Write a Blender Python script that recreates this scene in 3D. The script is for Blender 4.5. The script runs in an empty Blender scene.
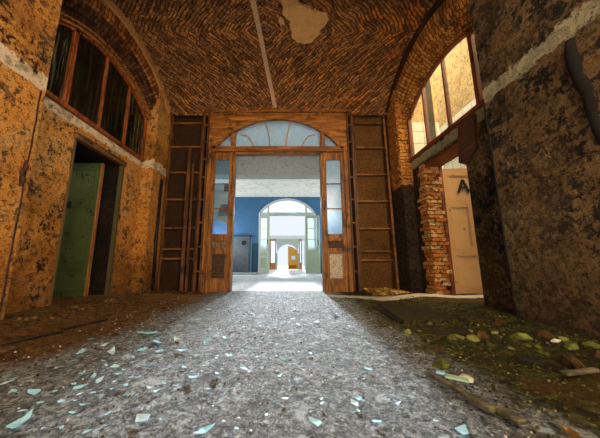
import bpy, bmesh, math, random
from mathutils import Vector, noise as mn
random.seed(7)
R = random.Random(11)
col = bpy.context.scene.collection
sc = bpy.context.scene
PI = math.pi

# ------------------------------------------------------------------ camera
F = 242.0; CX = 286.0; CY = 219.0
TH = math.atan(41 / 242.0); CT = math.cos(TH); ST = math.sin(TH)
CAM = Vector((0.2, 0.0, 0.7))
cd = bpy.data.cameras.new('camera'); co = bpy.data.objects.new('camera', cd); col.objects.link(co)
co.location = CAM; co.rotation_euler = (PI / 2 + TH, 0, 0)
cd.sensor_fit = 'HORIZONTAL'; cd.sensor_width = 36.0; cd.lens = F / 600.0 * 36.0
cd.shift_x = (300.0 - CX) / 600.0
cd.clip_start = 0.02; cd.clip_end = 200
sc.camera = co
try:
    sc.view_settings.view_transform = 'Standard'
    sc.view_settings.look = 'None'
    sc.view_settings.exposure = 0.0
except Exception:
    pass

# ------------------------------------------------------------------ object helpers
def tag(o, label=None, cat=None, group=None, kind=None):
    if label: o['label'] = label
    if cat: o['category'] = cat
    if group: o['group'] = group
    if kind: o['kind'] = kind
    return o

def empty(name, loc=(0, 0, 0), rz=0):
    o = bpy.data.objects.new(name, None); col.objects.link(o)
    o.location = loc; o.rotation_euler = (0, 0, rz); o.empty_display_size = 0.1
    return o

class MB:
    def __init__(s): s.v = []; s.f = []
    def add(s, vs, fs):
        b = len(s.v); s.v += [tuple(p) for p in vs]; s.f += [tuple(b + i for i in f) for f in fs]; return s
    def box(s, x0, y0, z0, x1, y1, z1):
        x0, x1 = min(x0, x1), max(x0, x1); y0, y1 = min(y0, y1), max(y0, y1); z0, z1 = min(z0, z1), max(z0, z1)
        v = [(x0,y0,z0),(x1,y0,z0),(x1,y1,z0),(x0,y1,z0),(x0,y0,z1),(x1,y0,z1),(x1,y1,z1),(x0,y1,z1)]
        return s.add(v, [(0,3,2,1),(4,5,6,7),(0,1,5,4),(1,2,6,5),(2,3,7,6),(3,0,4,7)])
    def bar(s, a, b, w, d, up=(0, 1, 0)):
        """a rectangular bar from a to b, w wide across, d deep along up"""
        a = Vector(a); b = Vector(b); t = (b - a).normalized(); u = Vector(up)
        u = (u - t * u.dot(t)).normalized(); n = t.cross(u)
        vs = []
        for p in (a, b):
            for (i, j) in ((-1,-1),(1,-1),(1,1),(-1,1)): vs.append(p + n * (w/2*i) + u * (d/2*j))
        return s.add(vs, [(0,1,2,3),(7,6,5,4),(0,4,5,1),(1,5,6,2),(2,6,7,3),(3,7,4,0)])
    def tube(s, pts, r, n=8):
        pts = [Vector(p) for p in pts]; rs = r if isinstance(r, (list, tuple)) else [r] * len(pts); b = len(s.v)
        for i, p in enumerate(pts):
            t = (pts[min(i+1, len(pts)-1)] - pts[max(i-1, 0)]).normalized()
            a = Vector((0, 0, 1)) if abs(t.z) < .9 else Vector((1, 0, 0))
            u = t.cross(a).normalized(); w = t.cross(u)
            for k in range(n): s.v.append(tuple(p + (u * math.cos(2*PI*k/n) + w * math.sin(2*PI*k/n)) * rs[i]))
        for i in range(len(pts) - 1):
            for k in range(n): s.f.append((b+i*n+k, b+i*n+(k+1) % n, b+(i+1)*n+(k+1) % n, b+(i+1)*n+k))
        s.f.append(tuple(b + k for k in reversed(range(n)))); e = b + (len(pts)-1)*n
        s.f.append(tuple(e + k for k in range(n))); return s
    def strip(s, A, B, ax, c0, c1):
        """solid between two equal-length 2-D polylines A and B, extruded along axis ax from c0 to c1"""
        n = len(A); b = len(s.v)
        def P(q, c):
            return (q[0], c, q[1]) if ax == 'y' else ((c, q[0], q[1]) if ax == 'x' else (q[0], q[1], c))
        for c in (c0, c1):
            for q in A: s.v.append(P(q, c))
            for q in B: s.v.append(P(q, c))
        o = 2 * n
        for i in range(n - 1):
            s.f.append((b+i, b+i+1, b+n+i+1, b+n+i)); s.f.append((b+o+i+1, b+o+i, b+o+n+i, b+o+n+i+1))
            s.f.append((b+i+1, b+i, b+o+i, b+o+i+1)); s.f.append((b+n+i, b+n+i+1, b+o+n+i+1, b+o+n+i))
        s.f.append((b, b+n, b+o+n, b+o)); i = n - 1
        s.f.append((b+n+i, b+i, b+o+i, b+o+n+i)); return s
    def build(s, name, mat, parent=None, bevel=0, smooth=False):
        me = bpy.data.meshes.new(name); me.from_pydata(s.v, [], s.f); me.validate(); me.update()
        bm = bmesh.new(); bm.from_mesh(me); bmesh.ops.recalc_face_normals(bm, faces=bm.faces); bm.to_mesh(me); bm.free()
        if mat: me.materials.append(mat)
        if smooth:
            for p in me.polygons: p.use_smooth = True
        o = bpy.data.objects.new(name, me); col.objects.link(o)
        if parent is not None: o.parent = parent
        if bevel:
            m = o.modifiers.new('bev', 'BEVEL'); m.width = bevel; m.segments = 1; m.limit_method = 'ANGLE'
        return o

def copy_tree(o, parent=None):
    c = o.copy(); col.objects.link(c)
    if parent is not None: c.parent = parent
    for ch in list(o.children): copy_tree(ch, c)
    return c

def arc(xc, zc, r, a0, a1, n=24):
    return [(xc + r * math.cos(a0 + (a1-a0)*i/n), zc + r * math.sin(a0 + (a1-a0)*i/n)) for i in range(n + 1)]

def sm(a, b, x):
    t = min(1, max(0, (x - a) / (b - a))); return t * t * (3 - 2 * t)

# ------------------------------------------------------------------ material helpers
class NT:
    def __init__(s, name):
        s.m = bpy.data.materials.new(name); s.m.use_nodes = True; s.t = s.m.node_tree
        for n in list(s.t.nodes): s.t.nodes.remove(n)
        s.out = s.t.nodes.new('ShaderNodeOutputMaterial')
        s._pos = None
    def n(s, kind): return s.t.nodes.new(kind)
    def l(s, a, b): s.t.links.new(a, b)
    def put(s, sock, v):
        if isinstance(v, bpy.types.NodeSocket): s.l(v, sock)
        elif isinstance(v, (tuple, list)) and len(v) == 3 and sock.type == 'RGBA': sock.default_value = (*v, 1)
        else: sock.default_value = v
    def pos(s, obj=False):
        if obj: return s.n('ShaderNodeTexCoord').outputs['Object']
        if s._pos is None: s._pos = s.n('ShaderNodeNewGeometry').outputs['Position']
        return s._pos
    def scl(s, v, sc3):
        n = s.n('ShaderNodeMapping'); s.l(v, n.inputs['Vector']); n.inputs['Scale'].default_value = sc3; return n.outputs[0]
    def noise(s, v, scale, det=4, rough=.6, dist=0):
        n = s.n('ShaderNodeTexNoise'); s.l(v, n.inputs['Vector'])
        n.inputs['Scale'].default_value = scale; n.inputs['Detail'].default_value = det
        n.inputs['Roughness'].default_value = rough; n.inputs['Distortion'].default_value = dist
        return n.outputs['Fac']
    def voro(s, v, scale, feat='F1', out='Distance'):
        n = s.n('ShaderNodeTexVoronoi'); n.feature = feat; s.l(v, n.inputs['Vector']); n.inputs['Scale'].default_value = scale
        return n.outputs[out]
    def ramp(s, f, stops, interp='LINEAR'):
        n = s.n('ShaderNodeValToRGB'); s.l(f, n.inputs[0]); n.color_ramp.interpolation = interp
        e = n.color_ramp.elements
        while len(e) > len(stops): e.remove(e[-1])
        while len(e) < len(stops): e.new(1)
        for x, (p, c) in zip(e, stops):
            x.position = p; x.color = (c, c, c, 1) if not isinstance(c, (tuple, list)) else (*c, 1)
        return n.outputs[0]
    def step(s, f, a, b):
        n = s.n('ShaderNodeMapRange'); n.interpolation_type = 'SMOOTHSTEP'
        s.l(f, n.inputs['Value']); n.inputs['From Min'].default_value = a; n.inputs['From Max'].default_value = b
        return n.outputs[0]
    def mix(s, f, a, b, mode='MIX'):
        n = s.n('ShaderNodeMix'); n.data_type = 'RGBA'; n.blend_type = mode
        s.put(n.inputs[0], f); s.put(n.inputs[6], a); s.put(n.inputs[7], b); return n.outputs[2]
    def math(s, op, a, b=0.0):
        n = s.n('ShaderNodeMath'); n.operation = op; s.put(n.inputs[0], a); s.put(n.inputs[1], b); return n.outputs[0]
    def xyz(s, v):
        n = s.n('ShaderNodeSeparateXYZ'); s.l(v, n.inputs[0]); return n.outputs
    def comb(s, x, y, z):
        n = s.n('ShaderNodeCombineXYZ'); s.put(n.inputs[0], x); s.put(n.inputs[1], y); s.put(n.inputs[2], z); return n.outputs[0]
    def bump(s, h, st=.6, d=.02):
        n = s.n('ShaderNodeBump'); s.l(h, n.inputs['Height']); n.inputs['Strength'].default_value = st
        n.inputs['Distance'].default_value = d; return n.outputs[0]
    def done(s, colr, rough=.85, nrm=None, spec=.25, metal=0):
        p = s.n('ShaderNodeBsdfPrincipled'); s.put(p.inputs['Base Color'], colr); s.put(p.inputs['Roughness'], rough)
        p.inputs['Specular IOR Level'].default_value = spec; p.inputs['Metallic'].default_value = metal
        if nrm is not None: s.l(nrm, p.inputs['Normal'])
        s.l(p.outputs[0], s.out.inputs[0]); return s.m

def C(h):
    """sRGB hex -> linear"""
    r = []
    for i in (0, 2, 4):
        c = int(h[i:i+2], 16) / 255; r.append(c / 12.92 if c <= .04045 else ((c + .055) / 1.055) ** 2.4)
    return tuple(r)

def plaster(name, a, b, c, dark, pale=None, dark_amt=.5, pale_amt=.66, sc=1.0, rough=.9, bump=.8, band=None, low=None, speck=.75, mid=.75, soot=None, cloud=0):
    """stained, flaking plaster: three tones, soft stains, dark scabs, fine specks, pale bare spots, optional bare band and dirty foot"""
    t = NT(name); p = t.pos()
    n1 = t.noise(p, 1.1*sc, 7, .62, .5); n2 = t.noise(p, 4.5*sc, 10, .75, .3); n3 = t.noise(p, 15*sc, 9, .78, .2); n4 = t.noise(p, 60*sc, 6, .7)
    colr = t.ramp(t.math('ADD', t.math('MULTIPLY', n1, .5), t.math('MULTIPLY', n2, .5)), [(.36, a), (.5, b), (.62, c)])
    colr = t.mix(t.math('MULTIPLY', t.step(n3, .44, .64), mid), colr, t.mix(1.0, colr, (.30, .24, .20), 'MULTIPLY'))
    colr = t.mix(t.math('MULTIPLY', t.step(n4, .47, .62), .6), colr, t.mix(1.0, colr, (.36, .31, .27), 'MULTIPLY'))
    area = t.step(t.noise(p, .9*sc, 4, .6), .42, .58)
    st = t.step(t.math('ADD', t.math('MULTIPLY', n2, .6), t.math('MULTIPLY', n1, .4)), .44, .62)
    colr = t.mix(t.math('MULTIPLY', st, .55), colr, t.mix(1.0, colr, (.34, .27, .2), 'MULTIPLY'))
    d = t.step(t.math('ADD', t.math('MULTIPLY', n2, .6), t.math('MULTIPLY', n3, .4)), dark_amt + .05, dark_amt + .09)
    colr = t.mix(t.math('MULTIPLY', d, t.math('ADD', .35, t.math('MULTIPLY', area, .6))), colr, dark)
    sp = t.step(t.math('ADD', t.math('MULTIPLY', n3, .65), t.math('MULTIPLY', n4, .35)), .555, .585); colr = t.mix(t.math('MULTIPLY', sp, speck), colr, dark)
    if cloud:
        cl = t.step(t.math('ADD', t.math('MULTIPLY', t.noise(p, .8*sc, 9, .66, .6), .8), t.math('MULTIPLY', n3, .2)), .46, .56)
        colr = t.mix(t.math('MULTIPLY', cl, cloud), colr, t.mix(1.0, colr, (.22, .17, .12), 'MULTIPLY'))
    if pale:
        q = t.step(t.noise(p, 3.7*sc, 10, .78, .4), pale_amt - .015, pale_amt + .02)
        q2 = t.step(n3, .40, .36); q = t.math('MAXIMUM', q, t.math('MULTIPLY', q2, .35))
        colr = t.mix(t.math('MULTIPLY', q, .9), colr, t.mix(t.step(n4, .4, .6), pale, tuple(x*.45 for x in pale)))
    xyz = t.xyz(p); z = xyz[2]
    if band:
        z0, z1, bc = band
        zz = t.math('ADD', z, t.math('MULTIPLY', t.math('SUBTRACT', n2, .5), .38))
        m = t.math('MULTIPLY', t.step(zz, z0 - .01, z0 + .015), t.math('SUBTRACT', 1.0, t.step(zz, z1 - .015, z1 + .01)))
        m = t.math('MULTIPLY', m, t.math('SUBTRACT', 1.0, t.math('MULTIPLY', sp, .9)))
        colr = t.mix(m, colr, t.mix(t.math('MULTIPLY', t.step(n2, .45, .66), .8), bc, tuple(x*.4 for x in bc)))
    if low:
        m = t.step(t.math('ADD', z, t.math('MULTIPLY', n2, 1.2)), 1.6, .6)
        colr = t.mix(t.math('MULTIPLY', m, low[1]), colr, t.mix(n3, low[0], t.mix(1.0, low[0], (.3, .3, .3), 'MULTIPLY')))
    if soot:
        m = t.math('MULTIPLY', t.step(t.math('ADD', xyz[1], t.math('MULTIPLY', t.math('SUBTRACT', n2, .5), .6)), soot - .1, soot + .1), t.step(t.math('ADD', z, n2), 2.95, 2.6))
        colr = t.mix(t.math('MULTIPLY', m, .9), colr, t.mix(t.step(n3, .4, .62), (.05, .035, .022), (.006, .004, .003)))
    h = t.math('ADD', t.math('MULTIPLY', n2, 1.0), t.math('ADD', t.math('MULTIPLY', n3, .7), t.math('MULTIPLY', d, -.5)))
    return t.done(colr, rough, t.bump(h, bump, .06))

def wood(name, a, b, dark, axis=2, sc=1.0, rough=.55, spec=.35):
    t = NT(name); p = t.pos()
    s3 = [9, 9, 9]; s3[axis] = .9
    q = t.scl(p, tuple(x*sc for x in s3))
    n1 = t.noise(q, 1.6, 8, .65, .8); n2 = t.noise(p, 3, 6, .7)
    colr = t.ramp(n1, [(.24, dark), (.46, a), (.66, b)])
    colr = t.mix(t.math('MULTIPLY', t.step(n2, .52, .66), .8), colr, dark)
    return t.done(colr, rough, t.bump(n1, .4, .008), spec)

def worn(name, a, b, chip, chip_amt=.63, sc=1.0, rough=.6, bump=.3):
    """old paint with chips"""
    t = NT(name); p = t.pos()
    n1 = t.noise(p, 3*sc, 6, .65); n2 = t.noise(p, 11*sc, 8, .75, .3)
    colr = t.mix(n1, a, b)
    m = t.step(n2, chip_amt, chip_amt + .03); colr = t.mix(m, colr, chip)
    return t.done(colr, rough, t.bump(t.math('SUBTRACT', n1, t.math('MULTIPLY', m, .4)), bump, .01))

def plain(name, c, rough=.7, spec=.3, var=.25, sc=8, metal=0, bump=.2):
    t = NT(name); p = t.pos(True); n = t.noise(p, sc, 6, .7)
    return t.done(t.mix(n, tuple(x*(1-var) for x in c), tuple(min(1, x*(1+var)) for x in c)), rough, t.bump(n, bump, .01), spec, metal)

def glass(name, tint, gloss=.12, dirt=(.5, .55, .55), dirt_amt=.2, rough=.05, frost=0):
    t = NT(name); p = t.pos()
    tr = t.n('ShaderNodeBsdfTransparent'); tr.inputs[0].default_value = (*tint, 1)
    gl = t.n('ShaderNodeBsdfGlossy'); gl.inputs['Roughness'].default_value = rough; gl.inputs[0].default_value = (.9, .95, 1, 1)
    df = t.n('ShaderNodeBsdfTranslucent'); df.inputs[0].default_value = (*dirt, 1)
    n2 = t.noise(p, 6, 7, .7)
    m1 = t.n('ShaderNodeMixShader'); m1.inputs[0].default_value = gloss; t.l(tr.outputs[0], m1.inputs[1]); t.l(gl.outputs[0], m1.inputs[2])
    m2 = t.n('ShaderNodeMixShader'); t.l(t.math('ADD', t.math('MULTIPLY', n2, dirt_amt), frost), m2.inputs[0])
    t.l(m1.outputs[0], m2.inputs[1]); t.l(df.outputs[0], m2.inputs[2]); t.l(m2.outputs[0], t.out.inputs[0])
    return t.m

# ---- surfaces
M = {}
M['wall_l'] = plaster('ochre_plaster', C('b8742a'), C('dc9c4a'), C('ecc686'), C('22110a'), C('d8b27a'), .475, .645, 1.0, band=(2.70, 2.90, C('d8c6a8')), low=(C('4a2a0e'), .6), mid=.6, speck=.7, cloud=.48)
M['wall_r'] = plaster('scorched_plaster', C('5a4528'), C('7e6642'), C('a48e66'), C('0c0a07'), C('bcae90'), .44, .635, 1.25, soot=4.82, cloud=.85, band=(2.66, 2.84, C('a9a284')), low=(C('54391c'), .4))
M['wall_hall'] = plaster('white_plaster', C('cfcfc8'), C('dedcd4'), C('e6e4de'), C('a8a8a2'), None, .66, .7, 1, bump=.15, speck=.1, mid=.08)
M['bulk'] = plaster('peeling_grey_plaster', C('7c827e'), C('989c96'), C('acaea6'), C('3c3c3a'), C('c4c6c0'), .52, .66, 1.6, bump=.3, speck=.5, mid=.15)

def blue_wall():
    t = NT('blue_paint'); p = t.pos(); n = t.noise(p, 2, 7, .7); z = t.xyz(p)[2]
    c = t.mix(t.step(z, 1.60, 1.64), t.mix(n, C('1e3c4e'), C('2c5064')), t.mix(n, C('305880'), C('4a769e')))
    return t.done(c, .7, t.bump(n, .1, .01))
M['blue'] = blue_wall()

BW, BH = .19, .058
def vault_mat():
    t = NT('vault_brick'); uv = t.n('ShaderNodeUVMap').outputs[0]; x = t.xyz(uv); p = t.pos(); px = t.xyz(p)
    br = t.n('ShaderNodeTexBrick'); t.l(uv, br.inputs['Vector']); br.inputs['Scale'].default_value = 1.0
    br.inputs['Brick Width'].default_value = BW; br.inputs['Row Height'].default_value = BH
    br.inputs['Mortar Size'].default_value = .008; br.inputs['Mortar Smooth'].default_value = .7
    br.inputs['Color1'].default_value = (0, 0, 0, 1); br.inputs['Color2'].default_value = (1, 1, 1, 1); br.inputs['Mortar'].default_value = (.3, .3, .3, 1)
    rnd = br.outputs['Color']; mor = br.outputs['Fac']
    n2 = t.noise(p, 1.1, 6, .65); n3 = t.noise(p, 15, 8, .75); n4 = t.noise(p, 48, 6, .7)
    n5 = t.noise(t.comb(t.math('MULTIPLY', x[0], 6.0), t.math('MULTIPLY', x[1], 24.0), 0.0), 1.0, 6, .75)
    c = t.ramp(rnd, [(0, C('7a5232')), (.45, C('a87648')), (.8, C('c48c54')), (.97, C('dc9446'))])
    c = t.mix(t.math('MULTIPLY', t.step(n5, .46, .66), .85), c, C('24140a'))
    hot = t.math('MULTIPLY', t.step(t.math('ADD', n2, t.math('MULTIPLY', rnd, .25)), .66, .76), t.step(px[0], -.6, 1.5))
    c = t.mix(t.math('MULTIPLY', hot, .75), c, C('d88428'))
    c = t.mix(t.math('MULTIPLY', t.step(n3, .50, .66), .85), c, C('160c06'))
    c = t.mix(t.math('MULTIPLY', t.step(n4, .5, .64), .5), c, C('1c1008'))
    c = t.mix(t.math('MULTIPLY', t.step(n3, .42, .30), .45), c, C('b8966a'))
    c = t.mix(t.math('MULTIPLY', mor, .9), c, C('100904'))
    h = t.math('ADD', t.math('SUBTRACT', t.math('MULTIPLY', rnd, .5), mor), t.math('ADD', t.math('MULTIPLY', n3, .9), t.math('MULTIPLY', n5, 1.0)))
    return t.done(c, .85, t.bump(h, .9, .035))
M['vault'] = vault_mat()

def arch_brick(name, c1, c2, c3, sw=.075, sl=.24, mortar='1c1008', radial=False):
    t = NT(name); uv = t.n('ShaderNodeUVMap').outputs[0]; p = t.pos()
    br = t.n('ShaderNodeTexBrick'); t.l(uv, br.inputs['Vector']); br.inputs['Scale'].default_value = 1
    br.inputs['Brick Width'].default_value = sl; br.inputs['Row Height'].default_value = sw; br.inputs['Mortar Size'].default_value = .008
    br.inputs['Mortar Smooth'].default_value = .4
    br.inputs['Color1'].default_value = (0, 0, 0, 1); br.inputs['Color2'].default_value = (1, 1, 1, 1); br.inputs['Mortar'].default_value = (.2, .2, .2, 1)
    n = t.noise(p, 12, 6, .7); n2 = t.noise(p, 2.5, 5, .6)
    c = t.ramp(br.outputs['Color'], [(0, c1), (.5, c2), (1, c3)])
    c = t.mix(t.math('MULTIPLY', t.step(n, .5, .68), .8), c, C('20120a'))
    c = t.mix(t.math('MULTIPLY', t.step(n2, .52, .64), .7), c, C('2c1a0c'))
    c = t.mix(br.outputs['Fac'], c, C(mortar))
    h = t.math('SUBTRACT', t.math('ADD', t.math('MULTIPLY', n, .6), t.math('MULTIPLY', br.outputs['Color'], .3)), br.outputs['Fac'])
    return t.done(c, .85, t.bump(h, .9, .02))
M['arch_l'] = arch_brick('arch_brick_left', C('7a4a22'), C('a86a30'), C('c98a48'))
M['arch_r'] = arch_brick('arch_brick_right', C('94602c'), C('b87c34'), C('d49c50'))
M['arch_dark'] = arch_brick('arch_brick_shaded', C('3a2414'), C('5a3a20'), C('7a5230'))  # soffit shade put into a darker copy of the left brick
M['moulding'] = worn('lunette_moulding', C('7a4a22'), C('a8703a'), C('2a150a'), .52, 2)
M['lit_plaster'] = plaster('arris_plaster', C('c08a4c'), C('dca866'), C('ecc890'), C('5a3a1c'), None, .62, .7, 2, mid=.3, speck=.4)  # lit edge of the left arch put into the plaster colour
M['arris_dark'] = plaster('dark_arris_plaster', C('2c1a0d'), C('4a2d16'), C('6b4220'), C('120a05'), None, .55, .7, 2)  # dark tones for the right arch edge
M['brick'] = worn('loose_brick', C('a8703a'), C('d0a468'), C('4a2c14'), .54, 2, .9, 1)
M['brick_b'] = worn('red_brick', C('96521f'), C('c07c3c'), C('3a1e0e'), .54, 2, .9, 1)
M['brick_c'] = worn('mortared_brick', C('b8905c'), C('dcbc8c'), C('5a3a1c'), .52, 2, .9, 1)
M['brick_pil'] = worn('orange_brick', C('8e5a28'), C('c0843c'), C('2a180c'), .54, 1.5, .9, .8)
M['soot'] = plaster('soot', C('0e0b08'), C('1c1610'), C('3a2e20'), C('060504'), C('6a5c48'), .5, .66, 1.5)
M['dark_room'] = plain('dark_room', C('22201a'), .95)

WA, WB, WD = C('6e441c'), C('aa7234'), C('281408')
M['wood_v'] = wood('oak_vertical', WA, WB, WD, 2)
M['wood_h'] = wood('oak_horizontal', WA, WB, WD, 0)
M['wood_lit'] = wood('oak_spandrel', C('80501e'), C('b87c3a'), C('34190a'), 0)  # lighter oak copy, the lit spandrel put into its colour
M['lath'] = wood('old_lath', C('4c2e14'), C('784c22'), C('1e1008'), 2)
M['lath_h'] = wood('old_lath_horizontal', C('62401c'), C('946028'), C('281408'), 0)
M['lath_pale'] = wood('pale_muntin', C('a87840'), C('c8a068'), C('6a4420'), 2)
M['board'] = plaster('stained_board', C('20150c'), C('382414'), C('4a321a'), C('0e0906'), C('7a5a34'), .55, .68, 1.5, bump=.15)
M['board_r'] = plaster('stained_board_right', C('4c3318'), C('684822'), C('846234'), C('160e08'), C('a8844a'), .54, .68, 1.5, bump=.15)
M['panel_dark'] = worn('burnt_panel', C('2a1c12'), C('5c4432'), C('1c120c'), .52, 4)
M['panel_mid'] = worn('scuffed_panel', C('6a5440'), C('8c7658'), C('3a2818'), .52, 4)
M['panel_pale'] = worn('peeled_panel', C('9c9084'), C('cfc8bc'), C('7a6654'), .52, 4)
M['win_wood_l'] = wood('rusty_window_bar', C('6e3612'), C('a4602a'), C('24100a'), 2, 2)
M['win_wood_r'] = wood('brown_window_bar', C('6a3418'), C('8a4a22'), C('2a140a'), 2, 2)
M['green_door'] = worn('green_door_paint', C('363f24'), C('4e5a34'), C('17190f'), .57, .8)
M['green_panel'] = worn('green_door_panel', C('3a4428'), C('566238'), C('191b11'), .58, .8)
M['raw_edge'] = wood('door_edge', C('8a5a26'), C('b07a3a'), C('40260e'), 2)
M['cream_door'] = worn('cream_door_paint', C('b08656'), C('c69c68'), C('7a5228'), .60, .8)
M['cream_panel'] = worn('cream_door_panel', C('b48a5a'), C('caa270'), C('7a5228'), .62, .8)
M['white_wood'] = worn('white_wood_paint', C('a8b4ae'), C('c2cac2'), C('707a72'), .68)
M['sage_wood'] = worn('sage_wood_paint', C('93a68c'), C('aebca2'), C('6c7c64'), .68)
M['sage_dark'] = plain('grey_green_muntin', C('6c786e'), .7)
M['orange_wood'] = wood('orange_wood', C('c8742c'), C('e09a4a'), C('8a4a1a'), 2)
M['orange_door'] = worn('orange_door_paint', C('d08a2c'), C('e8b050'), C('9a6420'), .66, .8)
M['rust'] = worn('rusty_iron', C('2a1a10'), C('5a3018'), C('100a06'), .5, 2)
M['groove_dark'] = worn('groove_black', C('050404'), C('0c0a08'), C('1a130c'), .58, 2, .95)  # near-black, stands for the dark inside a groove
M['black'] = plain('black_iron', C('14120f'), .6)
M['ink'] = plain('black_letter_paint', C('1a1714'), .8)
M['socket'] = plain('black_socket', C('141210'), .4)
M['glass_clear'] = glass('dusty_glass', (.90, .94, .94), .08, (.66, .72, .72), .30, .1)
M['glass_fan'] = glass('misty_fanlight_glass', (.80, .86, .88), .05, (.62, .72, .76), .35, .2, .25)
M['glass_frost'] = glass('frosted_blue_glass', (.70, .80, .86), .06, (.52, .66, .76), .5, .2, .35)
M['glass_win2'] = glass('thin_blue_glass', (.72, .86, .93), .05, (.5, .62, .7), .12, .05)
M['glass_win'] = glass('window_glass', (.95, .95, .93), .06, (.7, .66, .55), .12, .05)

def dark_glass(name, streak):
    t = NT(name); p = t.pos(); q = t.scl(p, (30, 22, 1.2)); n = t.noise(q, 1, 6, .7, .5); n2 = t.noise(p, 5, 5, .6)
    st = t.math('MULTIPLY', t.step(n, .48, .68), t.math('MULTIPLY', n2, 1.5))
    c = t.mix(t.math('MULTIPLY', st, streak), C('0b0c08'), C('6c7c62'))
    return t.done(c, .12, None, .5)
M['dark_glass'] = dark_glass('dark_pane_glass', .18)  # opaque pane, the dark room behind put into its colour
M['streak_glass'] = dark_glass('rain_streaked_glass', .9)

def facade(zt=5.1):
    t = NT('cracked_facade'); p = t.pos(); z = t.xyz(p)[2]
    n = t.noise(p, 1.2, 6, .65); n2 = t.noise(p, 3, 5, .6)
    vp = t.n('ShaderNodeVectorMath'); vp.operation = 'ADD'; t.l(p, vp.inputs[0])
    cn = t.n('ShaderNodeTexNoise'); t.l(p, cn.inputs['Vector']); cn.inputs['Scale'].default_value = 4; t.l(cn.outputs['Color'], vp.inputs[1])
    cr = t.voro(vp.outputs[0], 3.2, 'DISTANCE_TO_EDGE')
    c = t.mix(n, C('b08a4c'), C('d6b678')); c = t.mix(t.step(cr, .06, .0), c, C('5a4020'))
    c = t.mix(t.math('MULTIPLY', t.step(n2, .5, .65), .4), c, C('8a6a38'))
    tile = t.n('ShaderNodeTexBrick'); tx = t.xyz(p); t.l(t.comb(t.math('ADD', tx[0], tx[1]), z, 0.0), tile.inputs['Vector']); tile.offset = 0
    tile.inputs['Scale'].default_value = 1; tile.inputs['Brick Width'].default_value = .34; tile.inputs['Row Height'].default_value = .34; tile.inputs['Mortar Size'].default_value = .012
    tile.inputs['Color1'].default_value = (*C('d8d6c8'), 1); tile.inputs['Color2'].default_value = (*C('e4e2d6'), 1); tile.inputs['Mortar'].default_value = (*C('a8a494'), 1)
    c = t.mix(t.step(z, zt + .02, zt - .02), c, tile.outputs['Color'])
    return t.done(c, .9, t.bump(cr, .2, .01))
M['facade'] = facade(); M['facade_low'] = facade(4.35)

def floor_mat():
    t = NT('dusty_rubble_floor'); p = t.pos(); x = t.xyz(p)
    w = t.noise(p, 1.1, 6, .6); w2 = t.noise(p, 6, 7, .7, .4); w3 = t.noise(p, 22, 8, .75, .6); w4 = t.noise(p, 70, 5, .7)
    st = t.noise(t.scl(p, (9, 34, 9)), 1.0, 7, .72, 1.2)
    crk = t.voro(t.scl(p, (1.0, 1.8, 1)), 15, 'DISTANCE_TO_EDGE')
    # plaster dust on the path, its colour paled to carry the daylight
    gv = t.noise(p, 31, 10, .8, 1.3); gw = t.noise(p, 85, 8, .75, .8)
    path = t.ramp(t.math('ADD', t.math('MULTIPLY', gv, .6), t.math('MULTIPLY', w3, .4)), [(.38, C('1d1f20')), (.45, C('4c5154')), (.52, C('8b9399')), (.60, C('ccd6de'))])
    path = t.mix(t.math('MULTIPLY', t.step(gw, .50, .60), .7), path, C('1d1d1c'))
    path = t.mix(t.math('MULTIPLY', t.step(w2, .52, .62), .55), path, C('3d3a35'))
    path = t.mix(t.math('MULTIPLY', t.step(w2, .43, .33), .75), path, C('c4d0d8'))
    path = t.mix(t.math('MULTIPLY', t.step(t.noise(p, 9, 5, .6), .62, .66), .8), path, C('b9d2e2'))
    # brown dirt left
    left = t.ramp(w3, [(.34, C('2c1c0c')), (.5, C('644620')), (.66, C('967038'))])
    left = t.mix(t.math('MULTIPLY', t.step(w2, .5, .64), .7), left, C('20150a'))
    left = t.mix(t.math('MULTIPLY', t.step(t.noise(p, 2.3, 6, .7), .56, .7), .6), left, C('6a6020'))
    # moss right
    right = t.ramp(w3, [(.34, C('121206')), (.46, C('30300f')), (.58, C('525420')), (.72, C('787c3a'))])
    right = t.mix(t.math('MULTIPLY', t.step(w2, .48, .62), .8), right, C('1d150a'))
    right = t.mix(t.math('MULTIPLY', t.step(w, .50, .62), .6), right, C('5a3a18'))
    wob = t.math('ADD', t.math('MULTIPLY', t.math('SUBTRACT', w, .5), .7), t.math('MULTIPLY', t.math('SUBTRACT', w2, .5), .5))
    xx = t.math('ADD', x[0], wob)
    # the path drifts left toward the viewer
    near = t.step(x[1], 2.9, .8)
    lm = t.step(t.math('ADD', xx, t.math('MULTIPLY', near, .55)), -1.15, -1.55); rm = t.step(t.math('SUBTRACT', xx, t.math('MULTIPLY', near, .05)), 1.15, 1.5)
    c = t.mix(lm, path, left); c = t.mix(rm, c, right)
    # pale strip from path to right doorway: door light painted into the colour
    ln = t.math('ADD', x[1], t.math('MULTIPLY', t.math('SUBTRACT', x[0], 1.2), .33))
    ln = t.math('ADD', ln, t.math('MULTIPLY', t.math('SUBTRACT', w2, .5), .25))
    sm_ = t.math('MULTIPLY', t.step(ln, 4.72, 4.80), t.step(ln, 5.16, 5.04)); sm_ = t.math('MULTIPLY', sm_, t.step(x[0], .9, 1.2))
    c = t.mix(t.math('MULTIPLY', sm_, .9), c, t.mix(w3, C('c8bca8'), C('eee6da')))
    ll = t.math('MULTIPLY', t.step(x[1], 4.1, 4.9), t.step(x[0], -1.2, -1.6))
    c = t.mix(t.math('MULTIPLY', ll, .55), c, t.mix(w3, C('6a4420'), C('b8905a')))
    h = t.math('ADD', t.math('ADD', t.math('MULTIPLY', w3, .8), t.math('MULTIPLY', gv, 1.2)), t.math('MULTIPLY', gw, -.4))
    return t.done(c, .92, t.bump(h, 1.0, .03), .2)
M['floor'] = floor_mat()

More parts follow.
